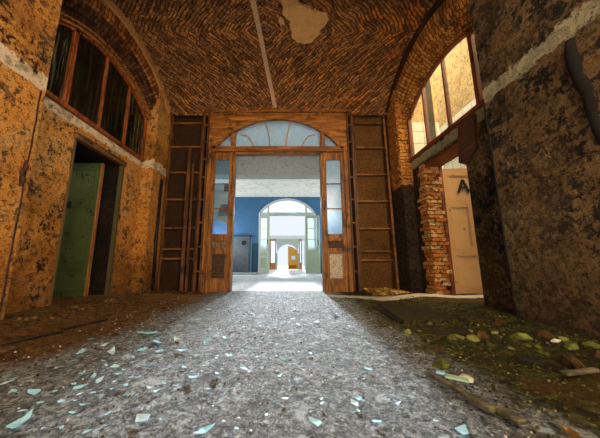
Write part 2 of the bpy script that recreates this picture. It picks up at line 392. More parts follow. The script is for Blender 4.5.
def hall_floor():
    t = NT('pale_hall_floor'); p = t.pos(); n = t.noise(p, 9, 8, .75); n2 = t.noise(p, 2, 5, .6)
    c = t.ramp(n, [(.35, C('7f868c')), (.5, C('b8c0c6')), (.66, C('dfe4e6'))])
    c = t.mix(t.math('MULTIPLY', t.step(n2, .52, .66), .5), c, C('8a8f94'))
    return t.done(c, .85, t.bump(n, .6, .02))
M['hall_floor'] = hall_floor()

def flake_mat(name, a, b):
    t = NT(name); p = t.pos(); n = t.noise(p, 30, 4, .6)
    return t.done(t.mix(n, a, b), .6, t.bump(n, .15, .01))
M['flake_blue'] = flake_mat('pale_blue_paint', C('6ea4c2'), C('9ccce2'))
M['crumb_white'] = flake_mat('white_crumbs', C('9a9d9e'), C('c8cacb'))
M['flake_white'] = flake_mat('white_paint', C('8fb2c8'), C('b4d2e4'))
M['flake_sky'] = flake_mat('sky_blue_paint', C('74a8c4'), C('98cce2'))
M['flake_green'] = flake_mat('grey_green_paint', C('7e937c'), C('a9b9a0'))
def rock_mat(name, a, b, c2):
    t = NT(name); p = t.pos(); n = t.noise(p, 18, 7, .75); z = t.noise(p, 5, 3, .5)
    c = t.mix(t.step(n, .38, .6), a, b); c = t.mix(t.step(z, .52, .62), c, c2)
    return t.done(c, .95, t.bump(n, .6, .02))
M['rock_moss'] = rock_mat('mossy_plaster', C('26280c'), C('585c26'), C('787c40'))
M['rock_brown'] = rock_mat('brown_plaster', C('241808'), C('4e3a1c'), C('6a5430'))
M['rock_pale'] = rock_mat('pale_plaster', C('76765e'), C('b6b8a2'), C('d2d2c4'))
M['rock_gold'] = rock_mat('ochre_rubble', C('4a3414'), C('a07c38'), C('c8a860'))
M['plank'] = wood('grey_plank', C('4a4636'), C('78725a'), C('211e16'), 0, 1.5)
M['slab'] = worn('mossy_slab', C('2e2a0f'), C('4c421c'), C('17120a'), .50, 3, .9, 1)
M['shard'] = plain('green_shard', C('8fb0a0'), .25, .5, .15)

# ------------------------------------------------------------------ floor
def hf(x, y):
    b = .09 * sm(1.9, 2.85, abs(x)) * (1 - .55 * sm(4.4, 5.4, y))
    if x > 1.1: b += .035 * sm(1.2, 1.9, x) * mn.noise((x*1.3, y*1.3, 3.1))
    v = Vector((x, y, 0))
    a = .55 + .45 * sm(1.0, 1.6, abs(x))
    h = b + .012 * mn.noise(v * 2.1) + a * (.010 * mn.noise(v * 7) + .011 * max(0, mn.noise(v * 13)) + .008 * mn.noise(v * 27))
    return h * (1 - .8 * sm(5.2, 5.5, y))

def floor_mesh():
    xs = [-4.6 + 1.2*i/10 for i in range(10)] + [-3.4 + .0245*i for i in range(279)] + [3.45 + 1.2*i/10 for i in range(10)]
    ys = [-4 + .4*i for i in range(11)] + [.4 + .0215*i for i in range(250)]
    v = [(x, y, hf(x, y)) for y in ys for x in xs]; n = len(xs)
    f = [(j*n+i, j*n+i+1, (j+1)*n+i+1, (j+1)*n+i) for j in range(len(ys)-1) for i in range(n-1)]
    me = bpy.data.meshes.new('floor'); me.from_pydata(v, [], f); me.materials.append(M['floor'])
    for p in me.polygons: p.use_smooth = True
    o = bpy.data.objects.new('floor', me); col.objects.link(o)
    return tag(o, 'rubble strewn floor of the vaulted room with a dusty path, its daylight painted in', 'floor', None, 'structure')
floor_mesh()

def on_floor(px, py):
    """the point of the floor that the photograph shows at a pixel"""
    u = (px - CX) / F; v = (CY - py) / F
    d = Vector((u, CT - v * ST, ST + v * CT)); z = 0
    for _ in range(6):
        s = (z - CAM.z) / d.z; p = CAM + d * s; z = hf(p.x, p.y)
    return Vector((p.x, p.y, z))

# ------------------------------------------------------------------ vault
PX, NX, BY = 2.73, 2.98, 5.55
VR, VC = 2.066, (4.0, 2.984)            # vault: centre (Y, Z) and radius
def vaultz(y): return VC[1] + math.sqrt(max(.01, VR*VR - (y - VC[0])**2))
def vault():
    a1 = math.asin((5.59 - VC[0]) / VR); a0 = -math.asin((5.75 - VC[0]) / VR)
    af = math.asin((3.05 - VC[0]) / VR)
    angs = [a0 + (af - a0) * i / 24 for i in range(24)] + [af + (a1 - af) * i / 215 for i in range(216)]
    nu = 420; nv = len(angs) - 1; v = []; uvs = []
    def hsh(i, j): return ((math.sin(i * 127.1 + j * 311.7) * 43758.5453) % 1.0)
    for a in angs:
        for i in range(nu + 1):
            x = -3.0 + 6.0 * i / nu; y = VC[0] + VR * math.sin(a)
            q = Vector((x, y, 0)); w = .035 * mn.noise(q * 2.3) + .012 * mn.noise(q * 8)
            au, av = abs(x + .2 + .05 * mn.noise(q * 3)), abs(a * VR + .05 * mn.noise(q * 3 + Vector((7, 0, 0))))
            ba = (av - au) * .7071 + .012 * mn.noise(q * 11); bb = (au + av) * .7071 + w
            r_, k = math.floor(bb / BH), 0
            off = .5 * BW if r_ % 2 else 0
            k = math.floor((ba + off) / BW)
            eb = min(bb / BH - r_, 1 - (bb / BH - r_)); ea = min((ba + off) / BW - k, 1 - ((ba + off) / BW - k)) * BW / BH
            edge = sm(0, .25, min(eb, ea))
            hgt = edge * (.010 + .030 * hsh(r_, k)) + .012 * mn.noise(q * 21)
            r = VR + .03 * mn.noise((x * 1.5, a * 3, 5)) + .02 - hgt
            v.append((x, VC[0] + r * math.sin(a), VC[1] + r * math.cos(a))); uvs.append((ba, bb))
    n = nu + 1; f = [(j*n+i, (j+1)*n+i, (j+1)*n+i+1, j*n+i+1) for j in range(nv) for i in range(nu)]
    me = bpy.data.meshes.new('ceiling'); me.from_pydata(v, [], f); me.materials.append(M['vault'])
    ul = me.uv_layers.new(name='UVMap')
    for l in me.loops: ul.data[l.index].uv = uvs[l.vertex_index]
    for p in me.polygons: p.use_smooth = True
    o = bpy.data.objects.new('ceiling', me); col.objects.link(o)
    tag(o, 'brick barrel vault with bare rough courses laid in diamonds', 'ceiling', None, 'structure')
    # outer shell above the vault and the plain bay behind the camera
    m = MB(); m.box(-3.6, 2.0, 5.6, 3.6, 5.9, 5.75); m.box(-3.6, -4.2, 4.6, 3.6, 2.35, 4.75); m.box(-3.6, 2.3, 4.36, 3.6, 2.5, 5.75)
    tag(m.build('ceiling_shell', M['wall_r']), kind='structure')
vault()

def on_vault(px, py, off=.02):
    u = (px - CX) / F; v = (CY - py) / F
    d = Vector((u, CT - v * ST, ST + v * CT)); s = 4.0
    for _ in range(40):
        p = CAM + d * s; e = (vaultz(p.y) - off) - p.z; s += e / max(.4, d.z + .5) * .7
    return CAM + d * s

# plaster patch still hanging on the bricks, and the batten
PATCH = [(281,-2),(282,6),(283,15),(290,21),(290,30),(292,38),(297,43),(305,44),(312,42),(316,38),(319,32),(324,26),(328,20),(327,14),(318,13),(311,11),(309,8),(302,5),(299,3),(299,-2)]
def patch(pts, name, mat, label, cat):
    P = [on_vault(x, y, .035) for x, y in pts]; P2 = [on_vault(x, y, -.02) for x, y in pts]
    bm = bmesh.new()
    # jitter the edge so it reads as broken plaster
    Q = []
    for i in range(len(P)):
        a, b = P[i], P[(i+1) % len(P)]
        for k in range(5):
            q = a.lerp(b, k / 5); q = q + Vector((mn.noise(q*9)*.035, mn.noise(q*9+Vector((5,5,5)))*.035, 0)); q.z = vaultz(q.y) - .035; Q.append(q)
    vs = [bm.verts.new(q) for q in Q]; f = bm.faces.new(vs)
    r = bmesh.ops.extrude_face_region(bm, geom=[f]); 
    for g in r['geom']:
        if isinstance(g, bmesh.types.BMVert): g.co.z += .05
    bmesh.ops.triangulate(bm, faces=bm.faces[:]); bmesh.ops.recalc_face_normals(bm, faces=bm.faces)
    me = bpy.data.meshes.new(name); bm.to_mesh(me); bm.free(); me.materials.append(mat)
    o = bpy.data.objects.new(name, me); col.objects.link(o)
    return tag(o, label, cat)
M['patch'] = plaster('tan_plaster', C('d0a060'), C('dcb074'), C('e6c088'), C('8a5c2c'), None, .72, .7, 2, bump=.15, mid=.1, speck=.15)
patch(PATCH, 'ceiling_plaster', M['patch'], 'large tan patch of smooth plaster left on the brick vault', 'plaster patch')
patch([(279,19),(281,18),(284,20),(284,24),(281,25),(279,23)], 'ceiling_plaster', M['patch'], 'tiny round plaster spot on the vault left of the large tan patch', 'plaster patch')

def batten():
    pts = [on_vault(x, y, .03) for x, y in ((250,-14),(253,0),(260,33),(267,68),(272,92),(275,107))]
    m = MB(); n = len(pts); A = []
    for p in pts:
        for (dx, dz) in ((-.045,-.02),(.045,-.02),(.045,.035),(-.045,.035)): A.append((p.x+dx, p.y, p.z+dz))
    f = []
    for i in range(n-1):
        for k in range(4): f.append((i*4+k, i*4+(k+1)%4, (i+1)*4+(k+1)%4, (i+1)*4+k))
    f += [(0,1,2,3), tuple((n-1)*4+k for k in (3,2,1,0))]
    m.add(A, f); o = m.build('ceiling_batten', plain('pale_batten', C('b89a7c'), .8, .2, .3, 14))
    tag(o, 'pale wooden batten running along the crown of the brick vault', 'batten')
batten()

# ------------------------------------------------------------------ side walls
IC, IR = (3.86, 2.475), 1.825           # window arch
def inner_arc(n=28, y0=2.67, y1=5.05):
    a0 = math.acos((y0 - IC[0]) / IR); a1 = math.acos((y1 - IC[0]) / IR)
    return [(IC[0] + IR*math.cos(a0+(a1-a0)*i/n), IC[1] + IR*math.sin(a0+(a1-a0)*i/n)) for i in range(n+1)]
def outer_arc(n=28, y0=2.46, y1=5.54):
    a0 = math.acos((y0 - VC[0]) / VR); a1 = math.acos((y1 - VC[0]) / VR)
    return [(VC[0] + (VR-.0)*math.cos(a0+(a1-a0)*i/n), VC[1] + (VR-.0)*math.sin(a0+(a1-a0)*i/n)) for i in range(n+1)]

def ring(name, side, prof, mat, label=None, n=56, rough=.007):
    """arch band between window arch (w=0) and vault edge (w=1); prof = list of (w, |x|)"""
    A, B = inner_arc(n), outer_arc(n); v = []; uv = []; L = 0
    for i in range(n + 1):
        if i: L += math.dist(A[i], A[i-1]) * 1.15
        d = 0
        for k, (w, x) in enumerate(prof):
            if k: d += math.hypot((w - prof[k-1][0]) * .75, x - prof[k-1][1])
            y = A[i][0]*(1-w) + B[i][0]*w; z = A[i][1]*(1-w) + B[i][1]*w
            j = rough * mn.noise((y*14, z*14, x*9 + side)) + rough * 1.2 * mn.noise((y*5, z*5, side * 3 + w * 4))
            v.append((side * (x + j), y, z + j)); uv.append((d + .05, L))
    m = len(prof); f = [(i*m+k, i*m+k+1, (i+1)*m+k+1, (i+1)*m+k) for i in range(n) for k in range(m-1)]
    me = bpy.data.meshes.new(name); me.from_pydata(v, [], f); me.materials.append(mat)
    ul = me.uv_layers.new(name='UVMap')
    for l in me.loops: ul.data[l.index].uv = uv[l.vertex_index]
    o = bpy.data.objects.new(name, me); col.objects.link(o); return o

def side_wall(s):
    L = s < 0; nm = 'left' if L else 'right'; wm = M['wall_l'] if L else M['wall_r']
    y0, y1, zt = (3.40, 4.46, 2.52) if L else (3.54, 4.67, 2.60)
    m = MB(); X0, X1 = s*NX, s*(NX+.32)
    m.box(X0, 2.4, -.1, X1, y0, 2.86); m.box(X0, y1, -.1, X1, 5.3, 2.86); m.box(X0, y0, zt, X1, y1, 2.86)
    A = inner_arc(); T = [(p[0], 5.45) for p in A]
    m.strip(A, T, 'x', s*NX, s*(NX+.05)); m.box(X0, 2.3, 2.86, X1, 2.67, 5.45); m.box(X0, 5.05, 2.86, s*(NX+.05), 5.75, 5.45)
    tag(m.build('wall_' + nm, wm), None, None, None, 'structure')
    m = MB(); m.box(s*PX, -4.1, -.1, s*(PX+.7), 2.65 if L else 2.80, 5.2)
    tag(m.build('wall_%s_pier' % nm, wm), None, None, None, 'structure')
    if L:
        m = MB(); m.box(s*PX, 5.08, -.1, s*(PX+.6), 5.8, 5.3); tag(m.build('wall_left_corner', wm), None, None, None, 'structure')
    else:
        m = MB(); m.box(s*(PX+.02), 5.09, -.1, s*(PX+.30), 5.8, 5.3); o = m.build('wall_right_corner', M['wall_r']); tag(o, None, None, None, 'structure')
        # the bare bricks of this corner
        b = MB(); rr = random.Random(3); z = 2.3; row = 0
        while z < 4.9:
            y = 5.08
            off = .06 if row % 2 else .13
            segs = [(5.08, 5.08+off)] ; q = 5.08 + off
            while q < 5.54: segs.append((q, min(5.55, q+.25))); q += .25
            for a, c in segs:
                j = rr.uniform(0, .022); b.box(s*(PX-j), a+.006, z+.005, s*(PX+.1), c-.006, z+.068)
            xx = PX
            while xx < NX:
                j = rr.uniform(0, .022); w = .12 if (row+int(xx*10)) % 2 else .2
                b.box(xx+.006, 5.075-j, z+.005, min(NX+.02, xx+w)-.006, 5.2, z+.068); xx += w
            z += .075; row += 1
        b.build('bare_brick', M['brick_pil'], o)
    # arch bands
    root = empty('trim_1' if L else 'trim_2', (s*PX, 4.0, 4.4)); tag(root, 'stepped brick arch over the %s lunette window' % nm, 'arch', None, 'structure')
    def par(o):
        o.parent = root; o.matrix_parent_inverse = root.matrix_world.inverted() if False else o.matrix_parent_inverse; return o
    root.location = (0, 0, 0)
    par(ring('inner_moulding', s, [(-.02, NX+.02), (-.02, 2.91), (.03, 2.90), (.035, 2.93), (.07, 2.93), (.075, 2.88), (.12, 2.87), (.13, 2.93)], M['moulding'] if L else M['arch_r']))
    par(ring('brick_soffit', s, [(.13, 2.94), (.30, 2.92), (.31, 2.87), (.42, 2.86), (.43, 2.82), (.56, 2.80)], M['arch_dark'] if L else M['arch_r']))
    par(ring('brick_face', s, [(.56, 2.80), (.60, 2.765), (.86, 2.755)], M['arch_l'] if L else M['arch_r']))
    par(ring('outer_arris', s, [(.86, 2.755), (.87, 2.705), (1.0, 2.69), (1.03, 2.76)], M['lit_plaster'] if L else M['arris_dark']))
    # the lunette window
    w = empty('window_1' if L else 'window_2'); tag(w, ('dark lunette window with streaked panes over the green door' if L else 'bright lunette window looking out on a cracked facade'), 'window', None, 'structure')
    wood_m = M['win_wood_l'] if L else M['win_wood_r']
    A = inner_arc(); zs = 2.88
    B = [(IC[0] + (p[0]-IC[0])*.965, IC[1] + (p[1]-IC[1])*.975) for p in A]
    f = MB(); f.strip(A, B, 'x', s*(NX-.03), s*(NX+.05)); f.bar((s*(NX+.01), 2.69, zs), (s*(NX+.01), 2.69, 3.86), .05, .08, (1,0,0)); f.bar((s*(NX+.01), 5.03, zs), (s*(NX+.01), 5.03, 3.86), .05, .08, (1,0,0))
    f.build('window_frame', wood_m, w)
    MB().box(s*(NX-.06), 2.66, 2.84, s*(NX+.1), 5.06, 2.90).build('window_sill', wood_m, w, .006)
    def top(y): return IC[1] + math.sqrt(IR*IR - (y-IC[0])**2)
    ym = [3.14, 3.775, 4.41]; wd = [.075, .035, .045] if L else [.075, .035, .035]
    for y, b in zip(ym, wd):
        MB().box(s*(NX-.03), y-b/2, zs, s*(NX+.04), y+b/2, top(y)-.01).build('mullion', wood_m, w, .005)
    ed = [2.70] + ym + [5.02]
    for k in range(4):
        a, c = ed[k], ed[k+1]; ys = [a + (c-a)*i/8 for i in range(9)]
        g = MB(); g.strip([(y, zs) for y in ys], [(y, top(y)-.02) for y in ys], 'x', s*(NX+.012), s*(NX+.018))
        gm = (M['streak_glass'] if k in (0, 3) else M['dark_glass']) if L else M['glass_win']
        g.build('pane', gm, w)
side_wall(-1); side_wall(1)

# white bare plaster under the left sill, broken strips
# ------------------------------------------------------------------ left doorway: dark reveal, green leaf
def panel_leaf(root, x0, x1, y0, y1, z0, z1, panels, fm, pm, edge=None):
    """a framed leaf in the XZ plane: frame mesh with recessed panels as parts"""
    th = y1 - y0
    cells = [(x0 + (x1-x0)*a, x0 + (x1-x0)*b, z0 + (z1-z0)*c, z0 + (z1-z0)*d) for a, b, c, d in panels]
    xs = sorted({x0, x1, *[c[0] for c in cells], *[c[1] for c in cells]}); zs = sorted({z0, z1, *[c[2] for c in cells], *[c[3] for c in cells]})
    m = MB()
    for i in range(len(xs)-1):
        for j in range(len(zs)-1):
            cx, cz = (xs[i]+xs[i+1])/2, (zs[j]+zs[j+1])/2
            if any(c[0] < cx < c[1] and c[2] < cz < c[3] for c in cells): continue
            m.box(xs[i], y0, zs[j], xs[i+1], y1, zs[j+1])
    m.build('leaf_frame', fm, root)
    for c in cells:
        p = MB(); p.box(c[0], y0 + th*.38, c[2], c[1], y1 - th*.38, c[3])
        # moulding lip round the panel
        b = .02
        for (a0, a1, b0, b1) in ((c[0], c[1], c[2], c[2]+b), (c[0], c[1], c[3]-b, c[3]), (c[0], c[0]+b, c[2], c[3]), (c[1]-b, c[1], c[2], c[3])):
            p.box(a0, y0 + th*.16, b0, a1, y1 - th*.16, b1)
        p.build('door_panel', pm, root)

d = empty('door_1'); tag(d, 'dark green panelled door standing open in the left doorway', 'door', None, 'structure')
panel_leaf(d, -4.10, -3.21, 4.25, 4.295, .05, 2.47, [(.12,.88,.72,.95),(.12,.46,.26,.66),(.54,.88,.26,.66),(.12,.88,.06,.20)], M['green_door'], M['green_panel'])
MB().box(-3.215, 4.245, .05, -3.19, 4.30, 2.47).build('leaf_edge', M['raw_edge'], d)
MB().box(-3.99, 4.235, 1.62, -3.66, 4.25, 1.74).build('lock_plate', M['black'], d, .003)
# dark reveal and broken lining of the left doorway
m = MB(); m.box(-3.34, 4.455, 0, -2.985, 4.52, 2.55); m.box(-3.34, 3.34, 2.515, -2.985, 4.5, 2.54)
tag(m.build('trim_3', M['soot']), 'scorched lining of the left doorway', 'door lining', None, 'structure')
fr = empty('trim_4'); tag(fr, 'weathered wooden casing around the left doorway', 'door casing', None, 'structure')
MB().box(-3.02, 4.44, .02, -2.955, 4.50, 2.56).build('casing_post', plain('grey_green_casing', C('4a4428'), .8, .2, .4), fr, .006)
MB().box(-3.03, 3.385, .02, -2.965, 3.42, 2.54).build('casing_post', plain('pale_casing', C('5a4a2c'), .8, .2, .4), fr, .006)
MB().box(-3.02, 3.36, 2.50, -2.93, 4.52, 2.60).build('casing_head', wood('casing_head', C('5a3c1c'), C('8a6434'), C('24150a'), 1), fr, .008)
# room beyond the green door
m = MB(); m.box(-5.6, 2.2, -.15, -3.30, 5.8, -.02); tag(m.build('side_room_floor', M['rock_brown']), kind='structure')
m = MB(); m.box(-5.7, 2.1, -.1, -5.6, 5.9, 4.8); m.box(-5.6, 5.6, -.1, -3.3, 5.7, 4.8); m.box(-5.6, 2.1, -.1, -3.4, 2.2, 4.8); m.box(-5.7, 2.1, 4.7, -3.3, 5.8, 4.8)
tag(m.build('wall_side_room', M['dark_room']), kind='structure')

# ------------------------------------------------------------------ right doorway: brick reveal, cream leaf, alley
q = MB(); rr = random.Random(5); z = .0; row = 0
while z < 2.58:
    x = NX - .02 + (0 if row % 2 else .0); k = 0
    segs = [.12, .21] if row % 2 else [.21, .12]
    for wd in segs:
        j = rr.uniform(-.02, .035)
        if rr.random() > .04: q.box(x+.006, 4.62-j, z+.005, x+wd-.006, 4.72, z+.068)
        x += wd
    # toothed bricks showing on the wall face beside the opening
    e = 4.67 + rr.choice((.05, .12, .18, .1)) + (.10 if z < 1.9 else 0)
    q.box(NX-.012-rr.uniform(0, .015), 4.63, z+.005, NX+.1, e, z+.068)
    z += .075; row += 1
o = q.build('trim_5', M['brick']); o.data.materials.append(M['brick_b']); o.data.materials.append(M['brick_c'])
for k, pl in enumerate(o.data.polygons): pl.material_index = (0, 0, 1, 1, 2)[(k // 6 * 7 + k // 30) % 5]
tag(o, 'bare orange brick jamb of the right doorway', 'brick jamb', None, 'structure')
MB_ = MB(); MB_.box(3.25, 4.60, .02, 3.32, 4.68, 2.60)
fr = empty('trim_6'); tag(fr, 'dark wooden frame at the hinge side of the right doorway', 'door casing', None, 'structure')
MB_.build('casing_post', M['win_wood_r'], fr, .005)
MB().box(3.0, 3.54, 2.545, 3.32, 4.66, 2.605).build('casing_head', M['win_wood_r'], fr, .005)
d = empty('door_2', (3.29, 4.66, 0)); tag(d, 'cream panelled door with black painted letters, open in the right doorway', 'door', None, 'structure')
panel_leaf(d, 0, .98, -.045, 0, .05, 2.50, [(.13,.87,.74,.94),(.13,.45,.36,.68),(.53,.87,.36,.68),(.13,.87,.08,.30)], M['cream_door'], M['cream_panel'])
d.rotation_euler = (0, 0, math.radians(-4))
def letter_A(m, x, z, w, h, t):
    m.bar((x, 0, z), (x+w*.5, 0, z+h), t, .006); m.bar((x+w*.5, 0, z+h), (x+w, 0, z), t, .006); m.bar((x+w*.2, 0, z+h*.38), (x+w*.8, 0, z+h*.38), t*.8, .006)
m = MB(); letter_A(m, .30, 2.00, .20, .26, .05)
m.bar((.58, 0, 2.28), (.57, 0, 2.06), .05, .006); m.bar((.57, 0, 2.06), (.66, 0, 2.01), .05, .006); m.bar((.66, 0, 2.01), (.74, 0, 2.06), .05, .006); m.bar((.74, 0, 2.06), (.75, 0, 2.28), .05, .006)
o = m.build('painted_letters', M['ink'], d); o.location = (0, -.048, 0)
# alley beyond the right wall
m = MB(); m.box(5.4, -2, -.2, 5.6, 14, 9.0); tag(m.build('wall_outer', M['facade']), 'cracked yellow facade over white tiles seen through the right window', 'facade', None, 'structure')
m = MB(); m.box(3.3, -2, -.2, 5.5, 14, -.03); tag(m.build('alley_ground', M['rock_gold']), kind='structure')

m = MB(); m.box(3.05, 5.98, -.1, 4.3, 6.06, 5.7); tag(m.build('wall_outer_return', M['facade_low']), 'white tiled return wall seen through the far pane of the right window', 'facade', None, 'structure')
# board nailed over the lintel, socket, pipes, left shelf of junk
bp = [(3.53, 2.88), (3.21, 2.79), (3.26, 2.29), (3.48, 2.12), (3.62, 2.21)]
o = MB().add([(2.925, y, z) for y, z in bp] + [(2.965, y, z) for y, z in bp], [(0,1,2,3,4),(9,8,7,6,5)] + [(i, 5+i, 5+(i+1) % 5, (i+1) % 5) for i in range(5)]).build('wall_board', wood('brown_board', C('3e2614'), C('5a381e'), C('1e110a'), 1))
tag(o, 'brown board nailed over the lintel of the right doorway', 'board')
SY, SZ = 3.20, 1.60
t_ = MB(); t_.tube([(2.975,SY,SZ),(2.94,SY,SZ)], .05, 16); o = t_.build('wall_socket', M['socket']); tag(o, 'round black electric socket on the right wall beside the doorway', 'socket')
t_ = MB(); t_.tube([(2.94,SY,SZ),(2.925,SY,SZ)], .03, 12); t_.build('socket_face', M['black'], o)

def wall_pipe(name, pts, r, mat, label, cat, extra=None):
    o = MB().tube(pts, r).build(name, mat, None, 0, True); tag(o, label, cat)
    if extra: extra(o)
    return o
def wob(a, b, n, amp, seed):
    a = Vector(a); b = Vector(b); r = random.Random(seed)
    return [a.lerp(b, i/n) + Vector((0, r.uniform(-amp, amp), 0)) for i in range(n+1)]
wall_pipe('conduit_crack_run', wob((-2.735,2.60,.10), (-2.735,2.60,2.70), 14, .006, 1), .012, M['rust'], 'rusty conduit running down the edge of the left pier', 'pipe',
    lambda o: MB().tube([(-2.72,2.56,1.50),(-2.715,2.57,1.58),(-2.71,2.54,1.66),(-2.715,2.58,1.72),(-2.72,2.57,1.80)], [.015,.028,.018,.026,.01], 7).build('pipe_valve', M['rust'], o))
wall_pipe('conduit_crack_run', wob((2.74,2.795,.10), (2.74,2.80,2.72), 16, .005, 2), .017, M['black'], 'black tube for a dark crack down the edge of the right pier', 'pipe')  # black tube put in for a dark crack
wall_pipe('groove_rod', wob((2.69,1.79,1.60), (2.69,1.84,2.60), 9, .016, 4), [.018,.03,.026,.038,.03,.045,.034,.046,.04,.03], M['groove_dark'], 'black rod for a dark groove in the top of the right pier', 'pipe')  # black rod put in for the dark of a groove
wall_pipe('iron_pipe', [(-2.66,5.38,.06),(-2.70,5.40,1.2),(-2.74+.04,5.42,2.55)], .035, M['black'], 'black iron pipe leaning in the corner left of the doorway', 'pipe')
wall_pipe('iron_bar', [(-2.52,5.25,.03),(-2.66,5.30,.30)], .022, M['rust'], 'short rusty bar propped at the foot of the black corner pipe', 'bar')

# ------------------------------------------------------------------ back wall with panelling
m = MB(); m.box(-3.4, 5.78, -.1, -1.66, 5.98, 5.5); m.box(1.66, 5.78, -.1, 3.05, 5.98, 5.5); m.box(-1.7, 5.78, 4.30, 1.7, 5.98, 5.5)
tag(m.build('wall_back', M['board']), None, None, None, 'structure')
def panelling(s):
    L = s < 0
    root = empty('panelling'); tag(root, 'dark stained panelling with thin battens %s of the arched doorway' % ('left' if L else 'right'), 'panelling')
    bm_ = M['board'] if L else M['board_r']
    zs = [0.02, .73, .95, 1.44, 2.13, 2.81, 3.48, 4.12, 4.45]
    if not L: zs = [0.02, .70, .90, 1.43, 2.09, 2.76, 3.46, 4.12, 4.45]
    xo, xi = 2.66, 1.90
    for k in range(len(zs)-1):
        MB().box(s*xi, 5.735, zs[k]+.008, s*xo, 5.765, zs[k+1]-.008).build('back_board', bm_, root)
    for z in zs[1:-1]:
        MB().box(s*xi, 5.635, z-.022, s*xo, 5.735, z+.022).build('batten', M['lath_h'], root, .004)
    MB().box(s*xo, 5.625, .02, s*(xo+.06), 5.765, 4.40).build('post', M['lath'], root, .006)
    MB().box(s*(xi-.02), 5.625, .02, s*(xi+.03), 5.765, 4.40).build('post', M['lath'], root, .006)
panelling(-1); panelling(1)
def ladder_strip(s):
    root = empty('lattice_strip'); tag(root, 'narrow ladder-like strip of laths %s of the arched doorway' % ('left' if s < 0 else 'right'), 'lattice')
    MB().box(s*1.80, 5.50, .02, s*1.85, 5.58, 4.38).build('lath', M['lath'], root, .004)
    MB().box(s*1.70, 5.51, .02, s*1.735, 5.58, 4.30).build('lath', M['lath'], root, .004)
    for z in (.45, 1.0, 1.55, 2.1, 2.65, 3.1, 3.55, 4.0): MB().box(s*1.733, 5.52, z-.015, s*1.802, 5.565, z+.015).build('rung', M['lath_h'], root)
ladder_strip(-1); ladder_strip(1)
for (x0, x1, zt, lab) in ((-2.13, -2.045, 3.42, 'tall narrow board leaning on the panelling left of the doorway'), (-2.01, -1.955, 3.0, 'thin dark lath standing beside the tall leaning board')):
    o = MB().bar(((x0+x1)/2, 5.47, .03), ((x0+x1)/2-.06, 5.545, zt), x1-x0, .025, (0,1,0)).build('loose_board', M['lath'], None, .004); tag(o, lab, 'board')
o = MB().bar((2.655, 5.47, .05), (2.63, 5.53, 4.15), .05, .03, (0,1,0)).build('loose_board', M['lath_h'], None, .004); tag(o, 'slim upright board in the right corner beside bare brick', 'board')

